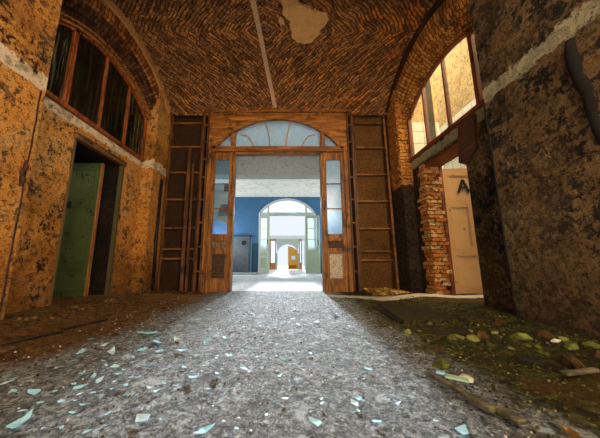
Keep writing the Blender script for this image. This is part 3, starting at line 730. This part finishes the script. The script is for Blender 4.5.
# ------------------------------------------------------------------ arched doorways
def arched_doorway(name, label, Y, xc, mats, k=1.0, dep=.14, spandrel=True, glassm=None, panel_ms=None, sides=(-1, 1)):
    """wooden doorway: posts, sidelights with panels, transom, fanlight; xc centre, k scale"""
    root = empty(name, (xc, Y, 0)); root.scale = (k, 1, k); tag(root, label, 'doorway', None, 'structure')
    V, H, SP, RING = mats; gm, gf, gs = glassm
    zc, Rr = 2.27, 1.96; aa = math.acos(1.60 / Rr)
    ro = arc(0, zc, Rr, PI - aa, aa, 40); ri = arc(0, zc, Rr - .075, PI - math.acos(1.54/(Rr-.075)), math.acos(1.54/(Rr-.075)), 40)
    MB().strip(ri, ro, 'y', -.05, dep).build('arch_ring', RING, root)
    if spandrel:
        top = [(-1.70 + 3.40*i/40, 4.36) for i in range(41)]
        lo = [(max(-1.70, min(1.70, p[0]*1.0)), p[1]+.001) for p in arc(0, zc, Rr, PI - math.acos(1.70/Rr), math.acos(1.70/Rr), 40)]
        top = [(p[0], 4.36) for p in lo]
        MB().strip(lo, top, 'y', .0, dep-.03).build('spandrel_panel', SP, root)
        MB().box(-1.84, -.06, 4.34, 1.84, dep, 4.43).build('head_beam', H, root, .008)
        for s in (-1, 1): MB().box(s*1.60, -.03, .0, s*1.695, dep, 3.36).build('outer_post', V, root, .006)
    MB().box(-1.60, -.05, 3.29, 1.60, dep, 3.43).build('transom', H, root, .008)
    MB().box(-1.03, -.02, 3.24, 1.03, dep-.03, 3.29).build('door_head', H, root, .004)
    def archz(x, r=Rr-.075): return zc + math.sqrt(max(0, r*r - x*x))
    for s in (-1, 1):
        MB().box(s*1.035, -.03, 3.43, s*1.145, dep-.02, archz(1.09)).build('fanlight_post', V, root, .005)
        MB().box(s*1.03, -.04, 0, s*1.08, dep, 3.24).build('door_post', mats[4] if len(mats) > 4 else V, root, .005)
    # fanlight
    fan = empty('fanlight'); fan.parent = root
    xs = [-1.035 + 2.07*i/24 for i in range(25)]
    MB().strip([(x, 3.43) for x in xs], [(x, archz(x)) for x in xs], 'y', .045, .052).build('pane', gf, fan)
    for s in (-1, 1):
        xs = [s*(1.145 + .375*i/8) for i in range(9)]
        MB().strip([(x, 3.43) for x in xs], [(x, max(3.44, archz(x))) for x in xs], 'y', .045, .052).build('pane', gf, fan)
        for cv in ([(.20, 3.43), (.21, 3.68), (.26, 3.92), (.33, archz(.33))], [(.58, 3.43), (.64, 3.58), (.75, 3.74), (.93, archz(.93)-.13)]):
            b = MB()
            pts = [Vector((s*x, .045, z)) for x, z in cv]; fine = []
            for i in range(len(pts)-1):
                for j in range(4): fine.append(pts[i].lerp(pts[i+1], j/4))
            fine.append(pts[-1])
            for i in range(len(fine)-1): b.bar(fine[i], fine[i+1], .022, .03, (0,1,0))
            b.build('muntin', M['lath_pale'] if spandrel else M['sage_dark'], fan)
    # sidelights
    for s in sides:
        sl = empty('sidelight'); sl.parent = root
        pm = panel_ms[0 if s < 0 else 1]
        fr = MB()
        fr.box(s*1.51, 0, 0, s*1.60, .07, 3.29); fr.box(s*1.08, 0, 0, s*1.165, .07, 3.29)
        for z0, z1 in ((3.10, 3.29), (1.13, 1.29), (.86, .97), (0.0, .27)): fr.box(s*1.165, .005, z0, s*1.51, .065, z1)
        fr.build('leaf_frame', V, sl, .004)
        g = gs[0 if s < 0 else 1]
        zz = [1.29, 1.89, 2.5, 3.10]
        for i in range(3):
            MB().box(s*1.165, .03, zz[i], s*1.51, .037, zz[i+1]).build('pane', g[i], sl)
            if i: MB().box(s*1.165, .015, zz[i]-.012, s*1.51, .05, zz[i]+.012).build('muntin', V, sl)
        MB().box(s*1.165, .03, .97, s*1.51, .05, 1.13).build('small_panel', pm[0], sl)
        p = MB(); p.box(s*1.165, .03, .27, s*1.51, .05, .86); p.build('lower_panel', pm[1], sl)
        b = MB()
        for (a0, a1, z0, z1) in ((1.165,1.19,.27,.86),(1.485,1.51,.27,.86),(1.19,1.485,.27,.295),(1.19,1.485,.835,.86)): b.box(s*a0, .012, z0, s*a1, .032, z1)
        b.build('panel_moulding', V, sl)
    return root
W = (M['wood_v'], M['wood_h'], M['wood_lit'], M['wood_lit'])
arched_doorway('door_3', 'grand brown wooden arched doorway with fanlight and glazed sidelights', BY, 0, W, 1, .16, True,
    (None, M['glass_fan'], ((M['glass_win2'],)*3, (M['glass_frost'], M['glass_frost'], M['glass_fan']))),
    ((M['panel_mid'], M['panel_dark']), (M['panel_dark'], M['panel_pale'])))

# ------------------------------------------------------------------ hall behind the doorway
HY = 13.3
m = MB(); m.box(-4.2, 5.75, -.2, 4.2, 13.5, -.005); tag(m.build('hall_floor', M['hall_floor']), 'pale dusty floor of the blue hall', 'floor', None, 'structure')
m = MB(); m.box(-4.2, 5.98, -.1, -4.0, 13.5, 5.6); m.box(4.0, 5.98, -.1, 4.2, 13.5, 5.6); tag(m.build('wall_hall', M['wall_hall']), kind='structure')
m = MB(); m.box(-4.2, 5.98, 5.5, 4.2, 9.7, 5.7); m.box(-4.2, 10.2, 4.22, 4.2, 13.5, 4.4); tag(m.build('hall_ceiling', M['wall_hall']), kind='structure')
m = MB(); m.box(-4.2, 9.6, 4.20, 4.2, 10.2, 5.7); o = m.build('hall_beam', M['bulk']); tag(o, 'peeling grey beam across the hall ceiling', 'beam', None, 'structure')
# blue wall with arched opening
DX = .27; Rr, zc = 1.98, 2.27
op = arc(DX, zc*.985, Rr*.985, PI - math.acos(1.62/Rr), math.acos(1.62/Rr), 30)
m = MB(); m.box(-4.2, HY, -.1, op[0][0], HY+.25, 4.3); m.box(op[-1][0], HY, -.1, 4.2, HY+.25, 4.3); m.strip(op, [(p[0], 4.3) for p in op], 'y', HY, HY+.25)
tag(m.build('wall_hall_back', M['blue']), 'blue painted hall wall with a darker dado around the far arch', 'wall', None, 'structure')
Wh = (M['white_wood'], M['white_wood'], M['white_wood'], M['white_wood'])
arched_doorway('door_4', 'white arched doorway with fanlight in the blue hall wall', HY+.02, DX, Wh, .97, .14, False,
    (None, M['glass_clear'], ((M['glass_clear'],)*3, (M['glass_clear'],)*3)), ((M['sage_wood'], M['sage_wood']), (M['sage_wood'], M['sage_wood'])))
def far_leaf(name, label, hx, rot, w=1.0):
    d = empty(name, (hx, HY, 0)); d.rotation_euler = (0, 0, rot); tag(d, label, 'door', None, 'structure')
    fr = MB()
    fr.box(0, -.045, .03, .12, 0, 3.10); fr.box(w-.12, -.045, .03, w, 0, 3.10)
    for z0, z1 in ((.03,.22),(.78,.90),(1.08,1.22),(2.98,3.10)): fr.box(.12, -.045, z0, w-.12, 0, z1)
    fr.build('leaf_frame', M['sage_wood'], d, .004)
    for z0, z1 in ((1.22,1.8),(1.8,2.4),(2.4,2.98)): MB().box(.12, -.025, z0+.012, w-.12, -.018, z1-.012).build('pane', M['glass_clear'], d)
    for z in (1.8, 2.4): MB().box(.12, -.035, z-.012, w-.12, -.01, z+.012).build('muntin', M['sage_wood'], d)
    for z0, z1 in ((.22,.78),(.90,1.08)): MB().box(.12, -.03, z0, w-.12, -.015, z1).build('lower_panel', M['sage_wood'], d)
    MB().tube([(w-.06,-.05,1.5),(w-.06,-.09,1.5),(w-.06,-.09,1.72),(w-.06,-.05,1.72)], .014, 6).build('door_handle', M['black'], d)
far_leaf('door_5', 'sage green glazed door leaf opened edge-on at the left of the far arch', -.78, math.radians(-82), .95)
far_leaf('door_6', 'sage green glazed door leaf folded open at the right of the far arch', 1.30, math.radians(-28), .80)

# grey weathered cabinet on the blue wall, step slab
c = empty('wall_cupboard', (-2.2, HY, 0)); tag(c, 'tall grey weathered cupboard front against the blue hall wall', 'cupboard')
MB().box(-.46, -.10, .06, .44, 0, 1.95).build('cupboard_body', plain('cupboard_edge', C('4a6070'), .7), c)
MB().box(-.40, -.125, .10, .38, -.10, 1.88).build('cupboard_door', worn('peeled_grey_door', C('34444f'), C('6c7074'), C('2a343c'), .58, .8), c, .005)
MB().box(-.52, -.18, 1.95, .50, 0, 2.04).build('cornice', plain('cupboard_cornice', C('24384a'), .7), c, .01)
MB().tube([(.12,-.128,1.62),(.12,-.145,1.62)], .13, 16).build('vent_hole', M['black'], c)
MB().box(.46, -.04, .0, .54, -.005, 1.93).build('side_pipe', M['glass_frost'] if False else plain('blue_pipe', C('5a8ab0'), .6), c)
o = MB().box(-2.75, HY-1.25, -.01, -1.25, HY-.3, .07).build('stone_step', plain('grey_step', C('8a8e96'), .8), None, .015); tag(o, 'low grey slab lying on the hall floor before the cupboard', 'slab')
# white shape with dark steps seen through the left sidelight
st = empty('staircase', (-2.7, 9.0, 0)); tag(st, 'white staircase flank with dark treads seen through the left sidelight', 'staircase')
MB().add([(-.9,0,2.75),(.85,0,1.95),(.85,0,3.3),(-.9,0,3.3),(-.9,.1,2.75),(.85,.1,1.95),(.85,.1,3.3),(-.9,.1,3.3)], [(0,1,2,3),(7,6,5,4),(0,4,5,1),(1,5,6,2),(2,6,7,3),(3,7,4,0)]).build('stringer', M['white_wood'], st)
tr = plain('dark_tread', C('1a242c'), .6)
for i in range(4): MB().box(.36 + .03*i, -.14, 2.34 + .11*i, .74, 0, 2.42 + .11*i).build('tread', tr, st)
MB().box(.52, -.02, 3.3, .84, .1, 3.62).build('dark_panel', tr, st); MB().box(-.2, -.02, 3.3, .52, .1, 3.62).build('white_panel', M['white_wood'], st)
MB().box(-.5, .1, 0, -.36, .24, 3.3).build('newel_post', M['white_wood'], st)

# ------------------------------------------------------------------ court and the farthest doorway
OY = 18.0
m = MB(); m.box(-4.5, 13.5, -.2, 4.5, 30, -.01); tag(m.build('court_floor', plain('white_court_floor', C('e8e8e4'), .9)), kind='structure')
m = MB(); m.box(-4.4, 13.55, -.1, -4.2, 30, 2.5); m.box(4.2, 13.55, -.1, 4.4, 30, 2.5)
WX = .32
m.box(-4.2, OY, -.1, WX-1.22, OY+.2, 2.5); m.box(WX+1.22, OY, -.1, 4.2, OY+.2, 2.5)
a = arc(WX, .75, 1.22, PI - .02, .02, 20); m.strip([(p[0], 2.2 if False else max(2.12, p[1]+.15)) for p in a], [(p[0], 2.5) for p in a], 'y', OY, OY+.2)
tag(m.build('wall_court', plain('white_court_wall', C('e6e6de'), .9)), kind='structure')
d = empty('door_7', (WX, OY, 0)); tag(d, 'farthest doorway with orange posts and a half open orange door', 'doorway', None, 'structure')
for a, b in ((-1.32, -.86), (.84, 1.06)):
    sp = MB(); sp.box(a, -.05, 0, a+.08, .05, 2.25); sp.box(b-.08, -.05, 0, b, .05, 2.25); sp.box(a+.08, -.03, 0, b-.08, .03, .5); sp.box(a+.08, -.03, 2.12, b-.08, .03, 2.25)
    o = sp.build('side_post', M['orange_wood'], d)
    MB().box(a+.08, -.01, .5, b-.08, .01, 2.12).build('pane', M['glass_frost'], o)
ai = [(-.74 + .0 + .74*(1+math.cos(PI - PI*i/16)), 1.18 + .66*math.sin(PI*i/16)) for i in range(17)]
pw = plain('pale_green_arch', C('b8c2b6'), .9)
MB().strip(ai, [(p[0]*1.16, 2.25) for p in ai], 'y', -.02, .08).build('white_arch', pw, d)
MB().box(-.86, -.02, 0, -.74, .08, 1.19).build('white_arch', pw, d); MB().box(.74, -.02, 0, .84, .08, 1.19).build('white_arch', pw, d)
lf = MB(); xs = [.03 + .72*i/10 for i in range(11)]
lf.strip([(x, .02) for x in xs], [(x, 1.70 - .34*(i/10)**2) for i, x in enumerate(xs)], 'y', -.09, -.04); o = lf.build('door_leaf', M['orange_door'], d)
MB().box(.28, -.10, .72, .56, -.09, 1.0).build('paper_notice', plain('paper_notice', C('e6e8e8'), .8), o)
MB().box(.10, -.105, .10, .66, -.09, .34).build('kick_panel', plain('dark_orange', C('a85a1c'), .6), o)

# ------------------------------------------------------------------ loose things on the floor
def flake_mesh(i, mat):
    r = random.Random(100 + i); n = r.randint(4, 6); bm = bmesh.new(); vs = []
    for k in range(n):
        a = 2*PI*(k + r.uniform(-.4, .4))/n; q = r.uniform(.55, 1.2); x, y = math.cos(a)*q, math.sin(a)*q*.6
        vs.append(bm.verts.new((x*.5, y*.5, .10*x*x + .04*r.uniform(-1, 1))))
    c = bm.verts.new((0, 0, -.01)); 
    for k in range(n): bm.faces.new((vs[k], vs[(k+1) % n], c))
    r_ = bmesh.ops.extrude_face_region(bm, geom=bm.faces[:])
    for g in r_['geom']:
        if isinstance(g, bmesh.types.BMVert): g.co.z += .035
    bmesh.ops.recalc_face_normals(bm, faces=bm.faces)
    me = bpy.data.meshes.new('paint_flake'); bm.to_mesh(me); bm.free(); me.materials.append(mat); return me
FM = [flake_mesh(i, M[('flake_blue', 'flake_sky', 'flake_blue', 'flake_white')[i % 4]]) for i in range(12)]
FG = [flake_mesh(40 + i, M['flake_green']) for i in range(3)]
def rock_mesh(i, mat, flat=1.0):
    r = random.Random(300 + i); bm = bmesh.new(); bmesh.ops.create_icosphere(bm, subdivisions=1, radius=.5)
    o = Vector((r.uniform(0, 50), r.uniform(0, 50), 0))
    for v in bm.verts:
        q = v.co * (1 + .6 * mn.noise(v.co * 2.0 + o) + .4 * mn.noise(v.co * 5 + o)); q.z *= .62 * flat; v.co = q
    for k in range(11):                                      # chop facets
        nrm = Vector((r.uniform(-1, 1), r.uniform(-1, 1), r.uniform(-.2, 1))).normalized()
        for v in bm.verts:
            e = v.co.dot(nrm) - .30 * (.62 if abs(nrm.z) > .7 else 1)
            if e > 0: v.co -= nrm * e
    me = bpy.data.meshes.new('plaster_chunk'); bm.to_mesh(me); bm.free(); me.materials.append(mat); return me
RK = {k: [rock_mesh(i + 10*j, M[k]) for i in range(5)] for j, k in enumerate(('rock_moss', 'rock_brown', 'rock_pale', 'rock_gold'))}
RF = {k: [rock_mesh(200 + i + 10*j, M[k], .35) for i in range(3)] for j, k in enumerate(('rock_moss', 'rock_brown', 'rock_pale', 'rock_gold'))}
taken = []
def clear(p, r):
    for q, rr_ in taken:
        if (p.x-q.x)**2 + (p.y-q.y)**2 < (r+rr_)**2: return False
    return True
def put(name, me, p, size, label, cat, group, tilt=.15, sink=.0, rz=None, zs=1.0):
    o = bpy.data.objects.new(name, me); col.objects.link(o)
    o.location = (p.x, p.y, p.z + sink); o.scale = (size, size, size * zs)
    o.rotation_euler = (R.uniform(-tilt, tilt), R.uniform(-tilt, tilt), R.uniform(0, 6.28) if rz is None else rz)
    taken.append((p.copy(), size * .5)); return tag(o, label, cat, group)

def where(px, py):
    """words for where a piece lies, by things one can find"""
    p = on_floor(px, py)
    if p.y < 1.35: return 'lowest in the photo'
    return ''
size_word = lambda s: 'tiny' if s < .045 else ('small' if s < .075 else ('broad' if s < .12 else 'very broad'))
def pxscale(p): return (p - CAM).length / F
Z1 = [(415,130,22),(447,133,36),(420,183,26),(330,188,32),(240,187,28),(465,160,28),(470,187,26),(493,183,30),(540,185,44),(425,228,20),(445,226,18),(340,233,28),(352,255,20),(245,252,18),(278,262,20),(292,275,26),(215,215,18),(165,238,12),(98,310,28),(133,293,14),(163,307,20),(195,293,15),(235,297,26),(180,338,24),(65,367,22),(62,400,42),(372,290,20),(443,297,22),(463,308,26),(485,283,14),(572,266,34),(416,396,56),(448,398,24),(466,380,18),(425,430,56),(545,235,18),(255,430,22),(20,430,20),(180,418,14),(15,285,20),(45,268,14),(40,308,14),(268,150,14),(310,165,18),(385,160,16),(305,215,14),(392,205,16),(150,340,14),(330,300,12),(290,320,14),(90,385,14),(125,420,16)]
Z2 = [(75,145,26),(20,157,28),(130,167,16),(190,135,16),(85,198,40),(245,210,30),(130,236,34),(148,246,22),(235,261,18),(8,275,24),(55,255,30),(170,203,14),(325,193,22),(250,330,20),(340,400,40),(455,345,34),(360,345,26),(525,400,28),(15,425,50),(345,98,22),(400,75,28),(280,60,18),(230,165,14),(25,60,20),(45,62,14),(110,60,12),(160,75,14),(210,88,14),(255,98,24),(275,90,18),(300,92,14),(290,105,16),(225,115,14),(180,110,14),(90,95,14),(120,120,12),(500,240,30),(470,330,22),(440,110,14),(330,60,14),(200,55,10),(250,40,12),(300,40,14),(350,55,12),(585,345,20)]
Z3 = [(15,355,36),(188,431,44),(105,396,16)]
flakes = [(x/2.96, 290+y/2.96, s/2.96) for x, y, s in Z1] + [(200+x/2.96, 290+y/2.96, s/2.96) for x, y, s in Z2] + [(400+x/2.96, 290+y/2.96, s/2.96) for x, y, s in Z3]
def flake_label(p, s):
    side = 'left side of path' if p.x < -.55 else ('middle of path' if p.x < .55 else 'right side of path')
    far = 'closest to the viewer' if p.y < 1.35 else ('in the near third' if p.y < 1.9 else ('halfway to the doorway' if p.y < 3.2 else 'just before the doorway'))
    return side, far
rx = random.Random(77)
for _ in range(85):                                          # the small ones between, thickest on the left of the path
    yy = 302 + 132 * rx.random(); xl = 235 - (yy - 292) * 1.75
    xx = xl + (rx.random() ** 1.4) * (420 - xl) * (.5 + .5 * rx.random()); flakes.append((max(4, xx), yy, rx.uniform(2.5, 5) * (.5 + (yy - 292) / 170)))
for i, (x, y, s) in enumerate(flakes):
    p = on_floor(x, y); sz = s * pxscale(p) * 1.0
    if not clear(p, sz*.42): continue
    side, far = flake_label(p, sz); lab = '%s pale blue paint flake, %s, %s' % (size_word(sz), side, far)
    put('paint_flake', FM[i % 12], p, sz * 1.0, lab, 'paint flake', 'paint flakes, %s, %s' % (side, far), .22, .012)
# many smaller flakes nobody singles out: one object
# chunks on the right
CH = [(160,148,44,'m'),(217,149,32,'m'),(285,98,30,'b'),(250,143,36,'b'),(125,145,26,'m'),(88,100,20,'m'),(352,143,40,'m'),(394,146,24,'m'),(430,138,42,'b'),(458,152,18,'p'),(425,187,22,'m'),(470,195,42,'b'),(515,220,50,'b'),(126,224,52,'m'),(118,212,40,'p'),(190,266,40,'p'),(500,170,40,'m'),(545,188,50,'b'),(580,222,36,'m'),(25,127,24,'m'),(60,125,22,'m'),(208,122,18,'m'),(152,92,12,'m'),(355,395,24,'p'),(300,370,24,'m'),(95,208,22,'b'),(330,128,20,'m'),(375,165,18,'m'),(565,165,34,'m'),(305,120,18,'m'),(190,125,16,'b'),(100,125,18,'b'),(345,165,20,'b'),(410,170,18,'m'),(560,215,30,'m'),(588,190,30,'b'),(540,240,26,'m'),(330,175,16,'m'),(265,165,18,'m'),(235,175,16,'b'),(180,175,14,'m'),(145,178,14,'m'),(510,430,30,'g'),(70,112,12,'m'),(110,102,12,'m'),(280,128,20,'m'),(485,150,22,'m'),(450,172,20,'m')]
for i, (x, y, s, k) in enumerate(CH):
    px, py = 400 + x/2.96, 290 + y/2.96; p = on_floor(px, py); sz = s/2.96 * pxscale(p) * 1.05
    if abs(p.x) > 2.66 or not clear(p, sz*.36): continue
    key = {'m': 'rock_moss', 'b': 'rock_brown', 'p': 'rock_pale', 'g': 'rock_gold'}[k]; me = RK[key][i % 5]
    cw = {'m': 'moss-green', 'b': 'earth-brown', 'p': 'pale whitish', 'g': 'tan'}[k]
    rowd = 'beside the planks' if py > 355 else ('behind the planks' if py > 340 else 'below the right doorway')
    cold = 'near the path' if px < 445 else ('mid moss' if px < 520 else 'near the right pier')
    put('plaster_chunk', me, p, sz, '%s %s plaster chunk %s, %s' % ({0:'small',1:'medium',2:'bulky'}[0 if sz < .1 else (1 if sz < .16 else 2)], cw, rowd, cold), 'plaster chunk', 'plaster chunks on the mossy floor', .3, sz*.10)
# rubble heap along the right of the doorway
hm = MB(); r = random.Random(9)
def heap(px, py): return None
n = 26; hv = []; hfz = []
for j in range(9):
    for i in range(n):
        x = 1.90 + .76*i/(n-1); y = 5.02 + .50*j/8
        e = math.sin(PI*min(1, max(0, i/(n-1)))) ** .6 * math.sin(PI*j/8 * .55 + .0)
        hv.append((x, y, -.02 + hf(x, y) + .10*e*(.7 + .6*mn.noise((x*6, y*6, 2)))))
hm.add(hv, [(j*n+i, j*n+i+1, (j+1)*n+i+1, (j+1)*n+i) for j in range(8) for i in range(n-1)])
r = random.Random(31)
for _ in range(420):
    x, y = 1.92 + .75*r.random(), 4.9 + .6*r.random(); s_ = r.uniform(.012, .04); z = hf(x, y) + .08*math.sin(PI*min(1, max(0, (x-1.5)/1.2)))*min(1, max(0, (y-4.9)/.3)); a = r.uniform(0, 6)
    hm.bar((x, y, z), (x+math.cos(a)*s_*2, y+math.sin(a)*s_*2, z+s_*r.uniform(0, .8)), s_*r.uniform(.6, 1.4), s_*.6, (0, 0, 1))
tag(hm.build('rubble_heap', M['rock_gold']), 'low heap of ochre rubble along the foot of the right panelling', 'rubble', None, 'stuff')

def lay(name, a, b, w, d, mat, label, cat, lift=.02):
    p, q = on_floor(*a), on_floor(*b); p.z += lift; q.z += lift
    o = MB().bar(p, q, w, d, (0, 0, 1)).build(name, mat, None, .003); return tag(o, label, cat)
lay('loose_plank', (429,379), (494,419), .032, .022, M['plank'], 'long thin grey plank lying at the right edge of the path', 'plank', .035)
lay('loose_plank', (498,415), (524,431), .045, .022, M['plank'], 'short dark plank end beyond the long thin grey plank', 'plank', .03)
lay('wooden_stick', (567,383), (598,379), .03, .02, M['plank'], 'pale stick on the moss near the right edge', 'stick', .05)
lay('dark_lath', (520,364), (542,369), .05, .02, M['black'], 'short blackened lath on the mossy floor below the right pier', 'lath', .04)
lay('floor_crack_strip', (374,308), (402,324), .03, .02, M['black'], 'thin black strip for a crack in the floor right of the path', 'lath', .015)  # black bar put in for the dark line of a crack
lay('floor_crack_strip', (2,347), (62,333), .03, .02, M['black'], 'thin black strip for a crack in the brown floor below the left pier', 'lath', .01)  # black bars here draw a long crack in the floor
lay('floor_crack_strip', (64,331), (108,320), .025, .02, M['black'], 'thin black crack strip continuing the first toward the green door', 'lath', .01)
lay('glass_shard', (446,385), (470,391), .05, .01, M['shard'], 'long pale green glass shard beside the grey plank', 'glass shard', .05)
lay('glass_shard', (437,381), (446,383), .035, .01, M['flake_blue'], 'short pale blue shard beside the tip of the grey plank', 'glass shard', .05)
for (pts, lab, mt) in (([(378,306),(455,309),(470,317),(404,325)], 'large flat mossy slab on the floor right of the path', 'slab'), ([(458,312),(500,314),(498,321),(455,318)], 'second flat mossy slab at the foot of the right doorway', 'slab'),
                       ([(400,327),(470,332),(474,340),(418,335)], 'broken mossy slab before the large flat slab', 'slab')):
    P = [on_floor(*q) for q in pts]; z = sum(p.z for p in P) / 4 + .006
    m = MB(); m.add([(p.x, p.y, z + .012) for p in P] + [(p.x, p.y, z - .05) for p in P], [(0,1,2,3), (7,6,5,4)] + [(i, 4+i, 4+(i+1) % 4, (i+1) % 4) for i in range(4)])
    tag(m.build('floor_slab', M[mt], None, .006), lab, 'slab')
for (x, y, s, lab) in ((8,349,.16,'flat brown fragment below the left pier at the photo edge'), (81,337,.22,'flat brown fragment near the crack strip on the brown floor'), (115,336,.12,'small brown fragment between the crack strip and the path')):
    p = on_floor(x, y); put('board_fragment', RF['rock_brown'][x % 3], p, s, lab, 'fragment', None, .06, .012)
p = on_floor(176, 341); put('board_fragment', FG[0], p, .17, 'grey-green flat flake at the left edge of the path', 'paint flake', None, .1, .012)

# fine crumbs nobody could count: one object
def crumbs():
    m = MB(); mats = [M['crumb_white'], M['rock_brown'], M['rock_moss']]; idx = []
    r = random.Random(21)
    def reg_path(): return r.uniform(-1.9, 1.35), .75 + 4.7 * r.random() ** 1.3
    def reg_right(): return 1.2 + 1.45 * r.random(), .9 + 3.6 * r.random() ** 1.2
    def reg_left(): return -2.6 + 1.3 * r.random(), 1.2 + 4.0 * r.random()
    def reg_base(): return (-2.62 + .2*r.random(), 2.7 + 2.4*r.random()) if r.random() < .35 else (-2.5 + 1.0*r.random(), 5.15 + .3*r.random())
    for n, reg, mi, s0, s1, hh in ((700, reg_path, 0, .004, .010, .4), (350, reg_path, 1, .004, .010, .5), (1300, reg_right, 2, .004, .012, .6), (900, reg_right, 1, .005, .014, .6), (500, reg_left, 1, .006, .016, .5), (200, reg_base, 1, .012, .035, .8)):
        for _ in range(n):
            x, y = reg(); s = r.uniform(s0, s1) * (.6 + .4 * min(2.5, y) / 2); z = hf(x, y); a = r.uniform(0, 6.28); k = r.randint(3, 5)
            if not clear(Vector((x, y, z)), s * 1.5): continue
            top = [(x + math.cos(a + 6.28*i/k)*s*r.uniform(.6, 1), y + math.sin(a + 6.28*i/k)*s*r.uniform(.5, .9), z + .003 + s*r.uniform(.1, hh)) for i in range(k)]
            bot = [(q[0], q[1], z - .004) for q in top]
            f = [tuple(range(k)), tuple(reversed(range(k, 2*k)))] + [(i, k+i, k+(i+1) % k, (i+1) % k) for i in range(k)]
            m.add(top + bot, f); idx += [mi] * len(f)
    me = bpy.data.meshes.new('floor_crumbs'); me.from_pydata(m.v, [], m.f)
    for q in mats: me.materials.append(q)
    me.polygons.foreach_set('material_index', idx)
    o = bpy.data.objects.new('floor_crumbs', me); col.objects.link(o); tag(o, 'fine crumbs of plaster and earth strewn over the whole floor', 'crumbs', None, 'stuff')

crumbs()

# repeats that share a look are told apart by their order in the photo
def order_labels():
    def sx(o):
        d = o.location - CAM; return d.x / (d.y * CT + d.z * ST)
    by = {}
    for o in bpy.data.objects:
        if o.parent is None and o.get('group') and o.get('category') in ('paint flake', 'plaster chunk'): by.setdefault(o['label'], []).append(o)
    names = ['leftmost', 'second from left', 'third from left', 'fourth from left', 'fifth from left', 'sixth from left']
    for lab, os_ in by.items():
        if 2 <= len(os_) <= 6:
            for k, o in enumerate(sorted(os_, key=sx)):
                w = names[k] if k < len(os_) - 1 else 'rightmost'
                o['label'] = lab + ', ' + w
order_labels()

# ------------------------------------------------------------------ rear of the room
m = MB(); m.box(-3.4, -4.3, -.1, 3.4, -4.1, 4.8); tag(m.build('wall_rear', M['wall_l']), kind='structure')

for nm, lab, cat in (('wall_left', 'ochre stained wall around the green door and left window', 'wall'), ('wall_left_pier', 'broad ochre pier at the left edge with a pale band', 'pier'),
        ('wall_left_corner', 'narrow ochre corner pilaster left of the dark panelling', 'pilaster'), ('wall_right', 'sooty peeling wall around the cream door and right window', 'wall'),
        ('wall_right_pier', 'scorched brown pier at the right edge with a greenish pale band', 'pier'), ('wall_right_corner', 'corner pilaster with bare orange brick right of the panelling', 'pilaster'),
        ('wall_back', 'dark back wall behind the panelling and the arched doorway', 'wall'), ('wall_hall', 'white side walls of the blue hall', 'wall'), ('hall_ceiling', 'white ceiling of the blue hall', 'ceiling'),
        ('wall_court', 'white wall of the bright court around the farthest doorway', 'wall'), ('court_floor', 'bright white floor beyond the far arch', 'floor'),
        ('wall_side_room', 'dark walls of the room behind the green door', 'wall'), ('side_room_floor', 'dark floor behind the green door', 'floor'), ('alley_ground', 'ground outside the right doorway', 'ground')):
    tag(bpy.data.objects[nm], lab, cat)
# ------------------------------------------------------------------ light
wd = bpy.data.worlds.new('sky'); sc.world = wd; wd.use_nodes = True
bg = wd.node_tree.nodes['Background']; bg.inputs[0].default_value = (.86, .93, 1.0, 1); bg.inputs[1].default_value = 1.0
def lamp(name, kind, loc, tgt, power, color, **kw):
    d = bpy.data.lights.new(name, kind); d.energy = power; d.color = color
    for k, v in kw.items(): setattr(d, k, v)
    o = bpy.data.objects.new(name, d); col.objects.link(o); o.location = loc
    o.rotation_euler = (Vector(tgt) - Vector(loc)).to_track_quat('-Z', 'Y').to_euler(); return o
lamp('sun', 'SUN', (0, 30, 7.2), (-.3, 0, 0), 12.0, (.86, .94, 1.0), angle=math.radians(3.5))
lamp('hall_fill_left', 'AREA', (-3.9, 11.8, 2.0), (0, 11.6, 3.6), 210, (.9, .96, 1), shape='RECTANGLE', size=2.6, size_y=2.0)  # added uplight out of view, brightens the hall ceiling; no window here
lamp('hall_fill_right', 'AREA', (3.9, 11.8, 2.0), (0, 11.6, 3.6), 210, (.9, .96, 1), shape='RECTANGLE', size=2.6, size_y=2.0)  # added uplight out of view, pairs with the left one
lamp('hall_top_fill', 'AREA', (0, 7.8, 5.45), (0, 7.8, 0), 100, (1, .97, .92), shape='RECTANGLE', size=5, size_y=2.0)  # added fill lamp, unseen under the tall hall ceiling
lamp('alley_sun', 'AREA', (5.2, 3.6, 6.4), (3.0, 4.2, 2.6), 600, (1, .76, .45), shape='RECTANGLE', size=3, size_y=1.2)
lamp('facade_fill', 'AREA', (4.4, 7, 8.8), (4.9, 7, 5), 500, (1, .86, .62), shape='RECTANGLE', size=1.2, size_y=6)  # added lamp out of view, brightens the facade
lamp('room_warm_fill', 'AREA', (2.3, -1.2, 3.5), (-1.8, 4.2, 2.4), 340, (1, .76, .50), shape='RECTANGLE', size=1.6, size_y=1.6)  # added warm fill behind the camera
lamp('room_low_fill', 'AREA', (-.4, -1.6, .9), (.2, 4.2, 4.2), 210, (1, .76, .50), shape='RECTANGLE', size=3, size_y=1)  # added low fill behind the camera, lifts the vault
lamp('side_room_fill', 'POINT', (-4.5, 2.9, 2.6), (0, 0, 0), 16, (.85, 1, .7), shadow_soft_size=.3)  # added unseen fill for the green door leaf
